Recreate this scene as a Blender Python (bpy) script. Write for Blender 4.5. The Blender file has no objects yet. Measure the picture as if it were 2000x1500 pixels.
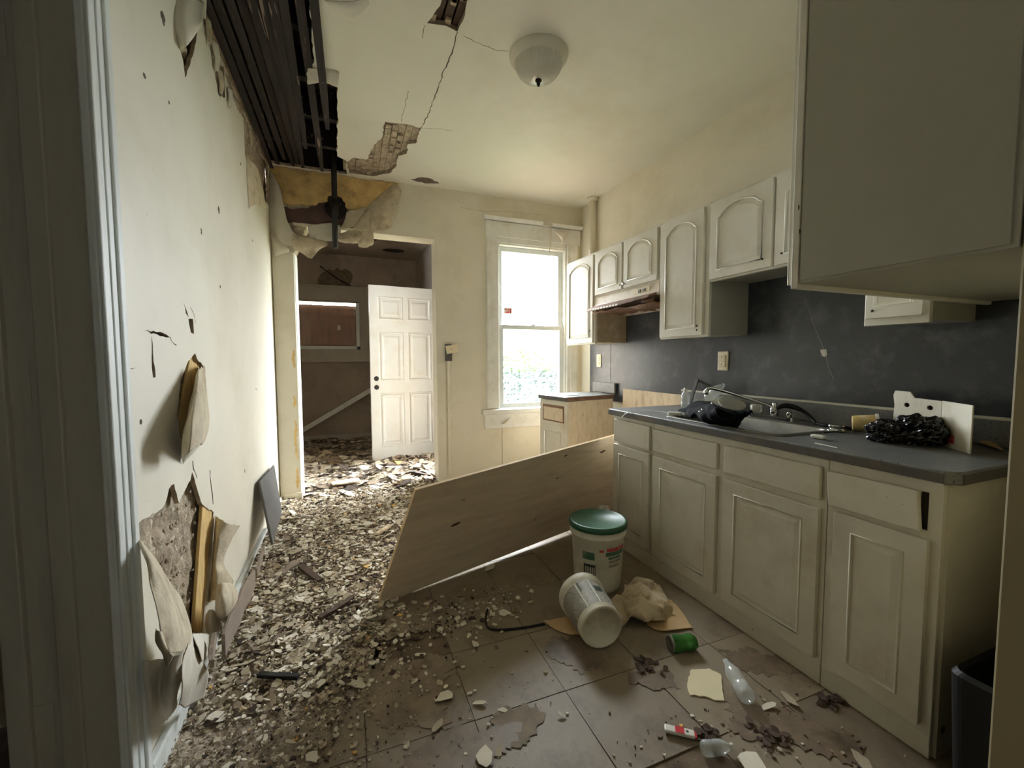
import bpy, bmesh, math, random
import numpy as np
from mathutils import Vector, Matrix, noise
from mathutils.geometry import delaunay_2d_cdt
random.seed(7); rng = np.random.default_rng(7)
sc = bpy.context.scene
COL = sc.collection
V = Vector

# ------------------------------------------------------------------ camera
FPX, YAW, PIT, ROL, H = 818.36, math.radians(21.2967), math.radians(-3.386), math.radians(-.204), 1.25
_f = V((math.sin(YAW)*math.cos(PIT), math.cos(YAW)*math.cos(PIT), math.sin(PIT)))
_r0 = V((math.cos(YAW), -math.sin(YAW), 0)); _u0 = _r0.cross(_f)
_r = math.cos(ROL)*_r0 + math.sin(ROL)*_u0; _u = -math.sin(ROL)*_r0 + math.cos(ROL)*_u0
cam_d = bpy.data.cameras.new('camera'); cam = bpy.data.objects.new('camera', cam_d); COL.objects.link(cam)
cam_d.sensor_fit = 'HORIZONTAL'; cam_d.sensor_width = 36; cam_d.lens = FPX/2000*36; cam_d.clip_start = .02
cam.matrix_world = Matrix(((_r.x, _u.x, -_f.x, 0), (_r.y, _u.y, -_f.y, 0), (_r.z, _u.z, -_f.z, H), (0, 0, 0, 1)))
sc.camera = cam
def at(px, py, ax, val):
    """measure: where the sight line of photo pixel (px,py) meets the plane ax=val"""
    d = _r*((px-1000)/FPX) - _u*((py-750)/FPX) + _f
    o = V((0, 0, H)); i = 'XYZ'.index(ax)
    return o + d*((val-o[i])/d[i])

# ------------------------------------------------------------------ light
world = bpy.data.worlds.new('overcast_sky'); sc.world = world; world.use_nodes = True
wn = world.node_tree.nodes; wl = world.node_tree.links
bg = wn['Background']; bg.inputs[0].default_value = (.89, .955, 1.0, 1); bg.inputs[1].default_value = 76.0
def portal(name, loc, rot, sx, sy):
    l = bpy.data.lights.new(name, 'AREA'); l.shape = 'RECTANGLE'; l.size = sx; l.size_y = sy; l.cycles.is_portal = True
    o = bpy.data.objects.new(name, l); o.location = loc; o.rotation_euler = rot; COL.objects.link(o)
portal('window_portal', (1.74, 4.02, 1.55), (math.radians(-90), 0, 0), .76, 1.62)
portal('yard_door_portal', (1.16, 4.32, 1.03), (0, math.radians(90), 0), 2.06, .46)
portal('fill_portal', (.75, -2.12, 1.45), (math.radians(90), 0, 0), 1.3, 1.4)  # samples sky through the added fill-light opening behind the camera
sc.view_settings.view_transform = 'Standard'; sc.view_settings.look = 'None'
sc.view_settings.exposure = 0.0; sc.view_settings.gamma = 1; sc.view_settings.use_curve_mapping = False
sc.cycles.use_denoising = True
sc.cycles.max_bounces = 12; sc.cycles.diffuse_bounces = 7; sc.cycles.transparent_max_bounces = 12
sc.cycles.sample_clamp_indirect = 6.0; sc.cycles.caustics_reflective = False; sc.cycles.caustics_refractive = False

# ------------------------------------------------------------------ materials
def C(r, g, b):
    f = lambda c: (c/255/12.92) if c/255 <= .04045 else ((c/255+.055)/1.055)**2.4
    return (f(r), f(g), f(b), 1)
MATS = {}
def mat(name, col, rough=.6, var=.1, vs=5, stain=None, sa=.5, ss=2.0, bump=0, bs=60, metal=0, spec=.4, stretch=(1, 1, 1),
        speck=None, sps=90, spt=.72, rand=0, alpha=1, sheen=0):
    m = bpy.data.materials.new(name); m.use_nodes = True; nt = m.node_tree; N = nt.nodes; L = nt.links
    p = N['Principled BSDF']; p.inputs['Roughness'].default_value = rough; p.inputs['Metallic'].default_value = metal
    p.inputs['Specular IOR Level'].default_value = spec
    tc = N.new('ShaderNodeTexCoord'); mp = N.new('ShaderNodeMapping'); mp.inputs['Scale'].default_value = stretch
    L.new(tc.outputs['Object'], mp.inputs[0])
    def nz(scale, detail=5, rg=.6):
        n = N.new('ShaderNodeTexNoise'); n.inputs['Scale'].default_value = scale; n.inputs['Detail'].default_value = detail
        n.inputs['Roughness'].default_value = rg; L.new(mp.outputs[0], n.inputs['Vector']); return n.outputs['Fac']
    def ramp(src, stops):
        r = N.new('ShaderNodeValToRGB'); e = r.color_ramp.elements
        e[0].position, e[0].color = stops[0]; e[1].position, e[1].color = stops[1]
        for q, c in stops[2:]:
            x = e.new(q); x.color = c
        L.new(src, r.inputs[0]); return r.outputs[0]
    def mix(fac, a, b, typ='MIX'):
        x = N.new('ShaderNodeMix'); x.data_type = 'RGBA'; x.blend_type = typ
        if isinstance(fac, float): x.inputs[0].default_value = fac
        else: L.new(fac, x.inputs[0])
        for s, i in ((a, 6), (b, 7)):
            if isinstance(s, tuple): x.inputs[i].default_value = s
            else: L.new(s, x.inputs[i])
        return x.outputs[2]
    sc_ = lambda c, k: (min(1, c[0]*k), min(1, c[1]*k), min(1, c[2]*k), 1)
    out = ramp(nz(vs), [(.3, sc_(col, 1-var)), (.7, sc_(col, 1+var))])
    if stain:
        msk = ramp(nz(ss, 8, .65), [(.5, (0, 0, 0, 1)), (.72, (sa, sa, sa, 1))])
        out = mix(msk, out, stain)
    if speck:
        msk = ramp(nz(sps, 2, .5), [(spt, (0, 0, 0, 1)), (spt+.03, (1, 1, 1, 1))])
        out = mix(msk, out, speck)
    if rand:
        oi = N.new('ShaderNodeObjectInfo')
        rr = ramp(oi.outputs['Random'], [(0, (1-rand, 1-rand, 1-rand, 1)), (1, (1, 1, 1, 1))])
        out = mix(1.0, out, rr, 'MULTIPLY')
    L.new(out, p.inputs['Base Color'])
    if bump:
        b = N.new('ShaderNodeBump'); b.inputs['Strength'].default_value = bump; b.inputs['Distance'].default_value = .01
        L.new(nz(bs, 6), b.inputs['Height']); L.new(b.outputs[0], p.inputs['Normal'])
    if alpha < 1:
        tr = N.new('ShaderNodeBsdfTransparent'); ms = N.new('ShaderNodeMixShader'); ms.inputs[0].default_value = alpha
        L.new(tr.outputs[0], ms.inputs[1]); L.new(p.outputs[0], ms.inputs[2]); L.new(ms.outputs[0], N['Material Output'].inputs[0])
    MATS[name] = m; return m
cream = C(224, 217, 197); BRN = C(120, 98, 70)
mat('wall_paint', C(229, 223, 206), .42, .05, 1.5, C(176, 158, 116), .35, 1.6, .12, 25, speck=C(120, 105, 80), sps=70, spt=.77)
mat('left_wall_paint', C(226, 221, 206), .46, .05, 1.5, C(180, 168, 135), .3, 1.4, .12, 14, speck=C(110, 98, 80), sps=50, spt=.78)
mat('ceiling_paint', C(232, 229, 217), .55, .04, 1.2, C(196, 184, 150), .35, 1.1, .1, 18)
mat('plaster_core', C(176, 160, 136), .95, .25, 30, C(105, 85, 62), .8, 8, .8, 60)
mat('brown_plaster', C(180, 164, 142), .95, .25, 22, C(112, 92, 70), .85, 9, 1.0, 70, speck=C(215, 205, 185), sps=40, spt=.62)
mat('yellow_board', C(214, 182, 122), .9, .2, 10, C(132, 104, 66), .8, 8, .3, 40)
mat('yellow_lath', C(216, 184, 122), .8, .12, 9, C(150, 110, 60), .6, 6, .3, 40, stretch=(4, 4, .6))
mat('mould', C(96, 84, 72), .95, .3, 20)
mat('mauve_mould', C(86, 66, 62), .9, .3, 9, C(40, 30, 30), .8, 6, .6, 30)
mat('charred', C(42, 33, 30), .75, .45, 9, C(14, 12, 12), .95, 5, .5, 40, stretch=(5, .35, 5), speck=C(128, 110, 100), sps=7, spt=.66)
mat('attic_dark', C(34, 28, 26), .95, .3, 5)
mat('paper', C(214, 208, 194), .75, .08, 5, C(160, 144, 116), .5, 4, .2, 20)
mat('paper_back', C(196, 184, 160), .9, .16, 14, C(120, 100, 72), .75, 9, .4, 50)
mat('white_trim', C(220, 224, 222), .4, .06, 4, C(168, 164, 150), .4, 5, .15, 30, stretch=(4, 4, .7))
mat('grey_jamb', C(172, 167, 153), .5, .1, 3, C(110, 100, 84), .5, 3, .1, 20, stretch=(4, 4, .5))
mat('window_paint', C(236, 236, 232), .4, .05, 5, C(170, 155, 120), .35, 6, .1, 30)
mat('sash_vinyl', C(222, 228, 230), .35, .03, 5)
mat('cabinet_white', C(226, 223, 212), .42, .04, 3, C(186, 172, 140), .35, 4, .04, 60, speck=C(120, 100, 80), sps=60, spt=.79)
mat('cabinet_base', C(218, 214, 200), .45, .05, 3, C(170, 152, 118), .4, 4, .04, 60, speck=C(100, 84, 64), sps=50, spt=.78)
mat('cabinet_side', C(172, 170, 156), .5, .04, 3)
mat('cabinet_side_greasy', C(176, 158, 128), .5, .12, 8, C(226, 216, 196), .5, 14)
mat('cabinet_side_beige', C(222, 207, 182), .55, .08, 14, C(178, 148, 112), .5, 12, stretch=(2, 2, .8), speck=C(140, 108, 76), sps=40, spt=.70)
mat('gap_shade', C(40, 32, 26), .9, .2, 6)  # dark colour standing in for the shade inside gaps and holes
mat('backsplash', C(56, 59, 63), .30, .2, 4, C(104, 107, 110), .6, 7, .1, 40)  # pale mottling stands for peeling, dust and the window's reflection
mat('counter', C(112, 113, 112), .42, .12, 30, C(150, 142, 125), .45, 4, .05, 90, speck=C(70, 70, 70), sps=120, spt=.62)
mat('counter_edge', C(84, 82, 80), .5, .12, 20, C(120, 98, 66), .5, 5)
mat('plywood', C(216, 198, 172), .7, .10, 3, C(186, 160, 130), .6, 2.2, .12, 30, stretch=(1.2, 1.2, 9))
mat('plywood_edge', C(206, 178, 138), .75, .15, 8)
mat('knot', C(84, 58, 40), .7, .2, 20)
mat('raw_wood', C(222, 204, 176), .75, .15, 5, C(150, 112, 76), .6, 7, stretch=(3, 3, .8))
mat('grey_wood', C(150, 136, 122), .85, .18, 6, C(100, 84, 70), .7, 6, .4, 40, stretch=(4, 1, 4))
mat('dark_wood', C(84, 66, 54), .85, .25, 6, C(40, 32, 28), .7, 6, .4, 40)
mat('steel', C(150, 148, 140), .38, .12, 8, C(96, 82, 62), .6, 7, .05, 60, metal=.8)
mat('chrome', C(205, 206, 205), .16, .05, 8, metal=1)
mat('clear_plastic', C(228, 233, 232), .10, .02, 5, alpha=.42, spec=1.0)
mat('glass_pane', C(235, 245, 245), .03, .01, 5, alpha=.07, spec=.6)
mat('ribbed_glass', C(226, 224, 212), .10, .04, 6, alpha=.55, spec=1.0)
mat('black_cloth', C(9, 9, 12), .95, .2, 12, bump=.2, bs=60, spec=.08)
mat('black_bag', C(12, 13, 14), .22, .2, 8, spec=.6)
mat('black_rubber', C(8, 8, 8), .6, .1, 8)
mat('white_plastic', C(226, 224, 214), .4, .04, 6, C(190, 180, 158), .35, 6)
mat('tray_foam', C(206, 200, 180), .6, .05, 6, C(170, 150, 118), .5, 8)
mat('bucket_plastic', C(222, 218, 200), .45, .06, 6, C(150, 136, 108), .65, 5, .05, 50)
mat('green_lid', C(44, 92, 66), .4, .1, 8, C(120, 140, 124), .3, 7)
mat('label_green', C(70, 112, 88), .5, .2, 14, C(190, 190, 175), .5, 20)
mat('label_red', C(190, 62, 58), .5, .15, 14, C(210, 190, 175), .5, 24)
mat('label_dark', C(58, 66, 60), .5, .2, 40)
mat('label_grey', C(150, 146, 134), .6, .2, 10, C(205, 200, 186), .6, 18, speck=C(90, 88, 80), sps=140, spt=.6)
mat('cup_print', C(226, 196, 128), .5, .15, 30, C(236, 232, 220), .6, 26)
mat('cardboard', C(196, 166, 124), .85, .1, 6, C(150, 116, 78), .6, 6, .2, 30)
mat('rag', C(206, 190, 160), .95, .15, 9, C(120, 92, 64), .8, 7, .5, 50)
mat('torn_card', C(226, 214, 178), .8, .04, 5)
mat('can_green', C(70, 132, 62), .3, .25, 14, C(20, 48, 30), .9, 16, metal=.5)
mat('red_print', C(196, 50, 56), .4, .1, 10)
mat('pink_rag', C(206, 130, 126), .9, .2, 10, C(120, 60, 62), .6, 12)
mat('slate', C(84, 82, 79), .7, .08, 6, C(104, 101, 95), .4, 6)
mat('vinyl_tile', C(146, 132, 112), .5, .12, 4, C(84, 66, 48), .75, 3.5, .1, 40, rand=.22)
mat('subfloor', C(112, 96, 78), .9, .25, 8, C(50, 40, 32), .7, 6)
mat('rubble_dirt', C(170, 156, 138), .95, .25, 40, C(112, 96, 82), .75, 22, 1.0, 60)
mat('flake_white', C(230, 222, 204), .8, .06, 20, C(186, 168, 140), .5, 14, rand=.16)
mat('flake_cream', C(196, 182, 158), .9, .1, 22, C(140, 122, 98), .5, 14, rand=.3)
mat('flake_brown', C(140, 122, 102), .95, .2, 24, C(88, 72, 58), .6, 14, rand=.3)
mat('flake_dark', C(72, 60, 52), .95, .25, 20)
mat('flake_yellow', C(214, 172, 104), .9, .1, 20)
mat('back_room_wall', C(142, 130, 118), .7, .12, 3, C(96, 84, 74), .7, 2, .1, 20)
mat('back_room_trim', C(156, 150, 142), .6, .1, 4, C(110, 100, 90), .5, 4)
mat('boarding', C(150, 106, 82), .7, .25, 3, C(70, 46, 36), .8, 3, stretch=(6, 6, .8))
mat('door_paint', C(206, 204, 196), .38, .03, 4, C(190, 176, 146), .35, 5)
mat('dark_metal', C(40, 38, 36), .5, .2, 10, metal=.6)
mat('rust_grease', C(128, 96, 76), .7, .3, 14, C(60, 42, 34), .8, 10, .3, 40)
mat('hood_enamel', C(222, 212, 192), .4, .06, 6, C(150, 112, 76), .6, 9)
mat('ivory', C(232, 220, 190), .4, .03, 6)
mat('lamp_enamel', C(218, 214, 198), .4, .06, 6)
mat('grass', C(84, 96, 70), .9, .3, 6)
mat('leaf', C(62, 92, 30), .7, .3, 3)
mat('leaf_blue', C(50, 62, 58), .7, .3, 3)
mat('fence_white', C(84, 88, 92), .7, .05, 5)
mat('brick_ext', C(150, 140, 130), .9, .2, 6)
def fill_screen():  # see-through screen that dims the added fill light
    m = bpy.data.materials.new('fill_screen'); m.use_nodes = True; N = m.node_tree.nodes; L = m.node_tree.links
    t = N.new('ShaderNodeBsdfTransparent'); t.inputs[0].default_value = (.072, .072, .070, 1); d = N.new('ShaderNodeBsdfDiffuse'); d.inputs[0].default_value = (.25, .24, .22, 1)
    a = N.new('ShaderNodeAddShader'); L.new(t.outputs[0], a.inputs[0]); L.new(d.outputs[0], a.inputs[1]); L.new(a.outputs[0], N['Material Output'].inputs[0]); MATS['fill_screen'] = m
fill_screen()
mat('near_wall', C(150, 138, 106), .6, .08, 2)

# ------------------------------------------------------------------ helpers
class G:
    def __init__(s): s.v = []; s.f = []; s.mi = []
    def add(s, vs, fs, m=0):
        o = len(s.v); s.v += [tuple(x) for x in vs]; s.f += [tuple(i+o for i in f) for f in fs]; s.mi += [m]*len(fs); return s
    def box(s, x0, x1, y0, y1, z0, z1, m=0):
        vs = [(x, y, z) for x in (x0, x1) for y in (y0, y1) for z in (z0, z1)]
        return s.add(vs, [(0, 1, 3, 2), (4, 6, 7, 5), (0, 4, 5, 1), (2, 3, 7, 6), (0, 2, 6, 4), (1, 5, 7, 3)], m)
    def obox(s, o, a, b, c, m=0):
        """box from corner o along vectors a,b,c"""
        o, a, b, c = V(o), V(a), V(b), V(c)
        vs = [o+a*i+b*j+c*k for i in (0, 1) for j in (0, 1) for k in (0, 1)]
        return s.add(vs, [(0, 1, 3, 2), (4, 6, 7, 5), (0, 4, 5, 1), (2, 3, 7, 6), (0, 2, 6, 4), (1, 5, 7, 3)], m)
    def slab(s, outer, holes, O, A, B, N, t, m=0, ms=None, inner=0):
        """flat plate with holes: outline in (a,b), front at N*0, back at -N*t"""
        O, A, B, N = V(O), V(A), V(B), V(N); ms = m if ms is None else ms
        P = [V(p) for p in outer]; loops = [list(range(len(P)))]
        for h in holes:
            k = len(P); P += [V(p) for p in h]; loops.append(list(range(k, len(P))))
        ed = [(l[i], l[(i+1) % len(l)]) for l in loops for i in range(len(l))]
        if inner:
            xs = [p[0] for p in outer]; ys = [p[1] for p in outer]
            for x in np.arange(min(xs)+inner/2, max(xs), inner):
                for y in np.arange(min(ys)+inner/2, max(ys), inner): P.append(V((x, y)))
        vo, eo, fo, *_ = delaunay_2d_cdt(P, ed, [], 0, 1e-5)
        def pin(x, y, L):
            c = False
            for i in range(len(L)):
                (x0, y0), (x1, y1) = L[i-1][:2], L[i][:2]
                if (y0 > y) != (y1 > y) and x < (x1-x0)*(y-y0)/(y1-y0)+x0: c = not c
            return c
        keep = []
        for f in fo:
            cx = sum(vo[i].x for i in f)/len(f); cy = sum(vo[i].y for i in f)/len(f)
            if pin(cx, cy, outer) and not any(pin(cx, cy, h) for h in holes): keep.append(f)
        fo = keep
        n = len(vo); vs = [O+A*p.x+B*p.y for p in vo] + [O+A*p.x+B*p.y-N*t for p in vo]
        s.add(vs, list(map(tuple, fo)), m); o = len(s.v)-2*n
        s.f += [tuple(o+n+i for i in reversed(f)) for f in fo]; s.mi += [ms]*len(fo)
        cnt = {}
        for f in fo:
            for i in range(len(f)):
                e = (f[i], f[(i+1) % len(f)]); k = (min(e), max(e)); cnt.setdefault(k, []).append(e)
        for k, es in cnt.items():
            if len(es) == 1:
                a, b = es[0]; s.f.append((o+b, o+a, o+a+n, o+b+n)); s.mi.append(ms)
        return s
    def loops(s, rings, m=0, cap0=False, cap1=False, closed=True):
        o = len(s.v); n = len(rings[0])
        for r in rings: s.v += [tuple(p) for p in r]
        for k in range(len(rings)-1):
            for i in range(n if closed else n-1):
                j = (i+1) % n; s.f.append((o+k*n+i, o+k*n+j, o+(k+1)*n+j, o+(k+1)*n+i)); s.mi.append(m)
        if cap0: s.f.append(tuple(o+i for i in reversed(range(n)))); s.mi.append(m)
        if cap1: s.f.append(tuple(o+(len(rings)-1)*n+i for i in range(n))); s.mi.append(m)
        return s
    def lathe(s, prof, n=32, M=None, m=0, caps=True):
        M = M or Matrix(); rings = [[M @ V((r*math.cos(2*math.pi*i/n), r*math.sin(2*math.pi*i/n), z)) for i in range(n)] for r, z in prof]
        return s.loops(rings, m, caps, caps)
    def tube(s, pts, r, n=10, m=0, closed=False):
        pts = [V(p) for p in pts]; rings = []; up = None; R = r if isinstance(r, (list, tuple)) else [r]*len(pts)
        for i, p in enumerate(pts):
            if closed: t = (pts[(i+1) % len(pts)]-pts[i-1])
            else: t = pts[min(i+1, len(pts)-1)]-pts[max(i-1, 0)]
            t.normalize()
            if up is None: up = V((0, 0, 1)) if abs(t.z) < .9 else V((1, 0, 0))
            a = t.cross(up).normalized(); b = a.cross(t).normalized(); up = b
            rings.append([p+a*R[i]*math.cos(2*math.pi*k/n)+b*R[i]*math.sin(2*math.pi*k/n) for k in range(n)])
        if closed: rings.append(rings[0]); return s.loops(rings, m)
        return s.loops(rings, m, True, True)
    def grid(s, rows, m=0):
        o = len(s.v); n = len(rows[0])
        for r in rows: s.v += [tuple(p) for p in r]
        for k in range(len(rows)-1):
            for i in range(n-1): s.f.append((o+k*n+i, o+k*n+i+1, o+(k+1)*n+i+1, o+(k+1)*n+i)); s.mi.append(m)
        return s
    def build(s, name, mats, parent=None, smooth=False, bevel=0, solid=0, recalc=True, segs=2):
        me = bpy.data.meshes.new(name); me.from_pydata(s.v, [], s.f)
        if isinstance(mats, str): mats = [mats]
        for k in mats: me.materials.append(MATS[k])
        me.polygons.foreach_set('material_index', s.mi)
        if recalc:
            bm = bmesh.new(); bm.from_mesh(me); bmesh.ops.recalc_face_normals(bm, faces=bm.faces); bm.to_mesh(me); bm.free()
        if smooth: me.polygons.foreach_set('use_smooth', [True]*len(me.polygons))
        me.update()
        o = bpy.data.objects.new(name, me); COL.objects.link(o)
        if parent is not None:
            o.parent = parent; o.location = -V(parent.location) if parent.parent is None else V((0, 0, 0))
        if bevel:
            b = o.modifiers.new('edge', 'BEVEL'); b.width = bevel; b.segments = segs; b.limit_method = 'ANGLE'; b.angle_limit = math.radians(40)
        if solid:
            b = o.modifiers.new('thick', 'SOLIDIFY'); b.thickness = solid; b.offset = 0
        return o
def tag(o, label, cat=None, group=None, kind=None):
    if label: o['label'] = label
    if cat: o['category'] = cat
    if group: o['group'] = group
    if kind: o['kind'] = kind
    return o
def thing(name, label, cat, loc, group=None, kind=None):
    o = bpy.data.objects.new(name, None); o.empty_display_size = .05; o.location = loc; COL.objects.link(o)
    return tag(o, label, cat, group, kind)
def struct(o, label, cat='structure'): return tag(o, label, cat, kind='structure')
def rag(poly, amp=.012, step=.03, seed=0):
    """ragged version of a closed 2-D outline"""
    r = random.Random(seed); out = []; n = len(poly)
    for i in range(n):
        a, b = V(poly[i]), V(poly[(i+1) % n]); k = max(1, int((b-a).length/step))
        nn = V((-(b-a).y, (b-a).x)); nn = nn.normalized() if nn.length else nn
        for j in range(k):
            t = j/k; w = amp*r.uniform(-1, 1)*(0 if j == 0 else 1); out.append(tuple(a.lerp(b, t)+nn*w))
    return out
def cat_rom(P, n):
    P = [V(p) for p in P]; out = []; m = len(P)-1
    for i in range(n+1):
        u = i/n*m; k = min(int(u), m-1); t = u-k
        p0, p1, p2, p3 = P[max(k-1, 0)], P[k], P[k+1], P[min(k+2, m)]
        out.append(.5*((2*p1)+(-p0+p2)*t+(2*p0-5*p1+4*p2-p3)*t*t+(-p0+3*p1-3*p2+p3)*t*t*t))
    return out
def sheet(name, rows, mats, parent=None, nu=16, nv=20, amp=.006, nf=9, torn=.5, th=.0015, seed=0):
    """thin flexible sheet through a control grid, wavy, with a torn outline"""
    r = random.Random(seed); R = [cat_rom(x, nu) for x in rows]; cols = [cat_rom([R[k][i] for k in range(len(R))], nv) for i in range(nu+1)]
    g = G(); grid = [[cols[i][k] for i in range(nu+1)] for k in range(nv+1)]
    for k in range(nv+1):
        for i in range(nu+1):
            p = grid[k][i]; n = noise.noise_vector(p*nf+V((seed, 0, 0)))*amp; grid[k][i] = p+n
    for k in range(nv+1):      # torn edges: pull the rim inwards irregularly
        for i in (0, nu):
            j = 1 if i == 0 else nu-1; grid[k][i] = grid[k][i].lerp(grid[k][j], r.random()*torn)
    for i in range(nu+1):
        for k in (0, nv):
            j = 1 if k == 0 else nv-1; grid[k][i] = grid[k][i].lerp(grid[j][i], r.random()*torn*1.4)
    g.grid(grid)
    o = g.build(name, mats, parent, smooth=True, recalc=False)
    s = o.modifiers.new('thick', 'SOLIDIFY'); s.thickness = th; s.offset = 0
    if isinstance(mats, list) and len(mats) > 1: s.material_offset = 1
    return o
def blob(fn, nu=40, nv=24):
    """closed surface: fn(theta, phi)->point"""
    return [[fn(2*math.pi*i/nu, math.pi*k/nv-math.pi/2) for i in range(nu)] for k in range(nv+1)]
XW, YB, ZC, XL = 2.28, 3.87, 2.80, -.55       # right wall, back wall, ceiling, left wall
UX, UY, UZ = V((1, 0, 0)), V((0, 1, 0)), V((0, 0, 1))

# ------------------------------------------------------------------ floor
fl = thing('floor', 'dirty brown vinyl tile floor of the kitchen', 'floor', (0, 0, 0), kind='structure')
G().box(-2.6, 3.0, -2.2, 7.2, -.06, -.004).build('subfloor', 'subfloor', fl)
T = .355; tile_me = []
for k in range(4):
    g = G(); w = T/2-.0015
    g.box(-w, w, -w, w, -.0035, 0); o = g.build('tile', 'vinyl_tile', None, bevel=0); tile_me.append(o.data); bpy.data.objects.remove(o)
gone = {(0, 4), (-1, 5), (2, 1)}
for i in range(-3, 6):
    for j in range(-3, 8):
        x, y = .0225+T*i+.0, 1.335-T/2+T*(j-2)
        if x-T/2 < -.75 or (i, j) in gone: continue
        o = bpy.data.objects.new('tile', tile_me[(i*3+j) % 4]); COL.objects.link(o); o.parent = fl
        o.location = (x+T/2, y, random.uniform(-.0006, .0012)); o.rotation_euler = (random.uniform(-.003, .003), random.uniform(-.003, .003), random.uniform(-.006, .006))

# ------------------------------------------------------------------ ceiling
cl = thing('ceiling', 'cracked cream plaster ceiling with a large hole over the left wall', 'ceiling', (0, 0, ZC), kind='structure')
hole1 = [(-.56, 1.35), (-.125, 1.35), (-.116, 2.09), (-.128, 2.50), (-.150, 2.56), (-.145, 2.63), (-.02, 2.66), (-.03, 3.2), (-.04, 3.55), (.02, 3.60), (.03, 3.86), (-.56, 3.86)]
hole2 = [tuple(at(*q, 'Z', ZC).xy) for q in [(868, -10), (917, -10), (908, 30), (893, 62), (870, 50), (834, 45), (852, 20)]]
hole3 = [tuple(at(*q, 'Z', ZC).xy) for q in [(752, 238), (790, 242), (822, 250), (812, 280), (796, 282), (795, 300), (778, 304), (774, 325), (762, 338), (730, 344), (682, 338), (676, 318), (690, 308), (716, 312), (730, 285), (745, 270)]]
G().slab([(-2.6, -2.2), (2.5, -2.2), (2.5, YB+.02), (-2.6, YB+.02)], [rag(hole1, .006, .03, 1), rag(hole2, .006, .03, 2), rag(hole3, .006, .025, 3)], (0, 0, ZC), UX, UY, -UZ, .022, 0, 1, inner=.4).build('plaster', ['ceiling_paint', 'plaster_core'], cl)
for k in range(11):             # laths over the hole, running towards the window wall
    x = -.545+k*.043; y1 = [3.80, 3.86, 3.74, 3.84, 3.62, 3.80, 3.5, 3.72, 3.44, 3.75, 3.0][k] if k < 11 else 3.3
    if x > -.09: continue
    pts = []; g = G(); dz = random.uniform(-.03, .0); sag = random.uniform(.0, .09); xo = random.uniform(-.05, .05)
    rings = []
    for t in np.linspace(0, 1, 9):
        y = .9+(y1-.9)*t; zz = ZC+.012+dz-sag*max(0, t-.55)**1.2*2; xx = x+xo*t
        w = .0195*(1 if t < .95 else .6)
        rings.append([V((xx-w, y, zz)), V((xx+w, y, zz)), V((xx+w, y, zz+.007)), V((xx-w, y, zz+.007))])
    g.loops(rings, 0, True, True).build('lath', 'charred', cl)
for y in (1.55, 1.95, 2.35, 2.75, 3.15, 3.55): G().box(-.9, 1.4, y-.022, y+.022, ZC+.05, ZC+.22).build('joist', 'charred', cl)
for k in range(9): G().box(-.9+k*.26, -.9+k*.26+.25, .8, 4.0, ZC+.26, ZC+.285).build('attic_board', 'attic_dark', cl)
for k in range(14):             # laths and plaster keys inside the two smaller holes
    x = -.0+k*.045
    G().box(x, x+.036, 1.4, 2.3, ZC+.024, ZC+.032).build('lath', 'dark_wood', cl)
    G().box(x+.002, x+.043, 2.85, 3.84, ZC+.024+.002*(k % 3), ZC+.034).build('lath', 'brown_plaster', cl)
G().box(.0, .64, 2.85, 3.85, ZC+.034, ZC+.036).build('brown_coat', 'brown_plaster', cl)
for k in range(46):
    x = .02+.045*random.randrange(12); y = 2.92+.9*random.random(); w = random.uniform(.012, .02); l = random.uniform(.03, .07)
    G().box(x-w, x+w, y, y+l, ZC+.008+random.uniform(0, .01), ZC+.026).build('plaster_key', 'brown_plaster', cl, bevel=.004)
for k in range(10):
    x = .40+.035*random.randrange(6); y = 1.75+.28*random.random()
    G().box(x-.014, x+.014, y, y+random.uniform(.03, .09), ZC+.010, ZC+.026).build('plaster_key', 'plaster_core', cl, bevel=.004)
def crack(parent, pts, w, plane, mname='plaster_core', name='crack', dep=.002):
    """narrow jagged lip along a crack, standing a hair proud of the surface"""
    r = random.Random(len(pts)*7+int(pts[0][0])); P = []
    for i in range(len(pts)-1):
        a, b = at(*pts[i], *plane), at(*pts[i+1], *plane); n = max(2, int((b-a).length/.02))
        for k in range(n): P.append(a.lerp(b, k/n)+V([r.uniform(-.004, .004) for _ in range(3)]))
    P.append(at(*pts[-1], *plane)); i = 'XYZ'.index(plane[0])
    for p in P: p[i] = plane[1]
    G().tube(P, [w*r.uniform(.4, 1) for _ in P], 5).build(name, mname, parent)
crack(cl, [(893, 62), (880, 110), (866, 140), (850, 185), (836, 225), (822, 250)], .0035, ('Z', ZC), 'mould')
crack(cl, [(905, 70), (935, 85), (970, 98), (992, 100)], .0018, ('Z', ZC))
crack(cl, [(822, 250), (860, 252), (885, 256)], .0016, ('Z', ZC))
crack(cl, [(797, 178), (790, 210), (784, 238)], .002, ('Z', ZC), 'mould')
crack(cl, [(830, 48), (825, 75)], .002, ('Z', ZC), 'mould')
sheet('hanging_plaster', [[at(600, 128, 'Z', 2.795), at(635, 134, 'Z', 2.795), at(665, 140, 'Z', 2.795)], [at(598, 150, 'Z', 2.77), at(632, 152, 'Z', 2.765), at(662, 158, 'Z', 2.77)], [at(600, 166, 'Z', 2.75), at(630, 162, 'Z', 2.75), at(659, 172, 'Z', 2.755)]], ['paper_back', 'paper'], cl, 10, 8, .003, seed=5)
sheet('hanging_paint', [[at(630, 0, 'Z', 2.798), at(680, 3, 'Z', 2.798), at(720, -6, 'Z', 2.798)], [at(640, 10, 'Z', 2.79), at(690, 14, 'Z', 2.785), at(722, 2, 'Z', 2.795)], [at(655, 18, 'Z', 2.79), at(695, 38, 'Z', 2.775), at(722, 8, 'Z', 2.79)]], 'ceiling_paint', cl, 10, 8, .003, seed=6)
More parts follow.
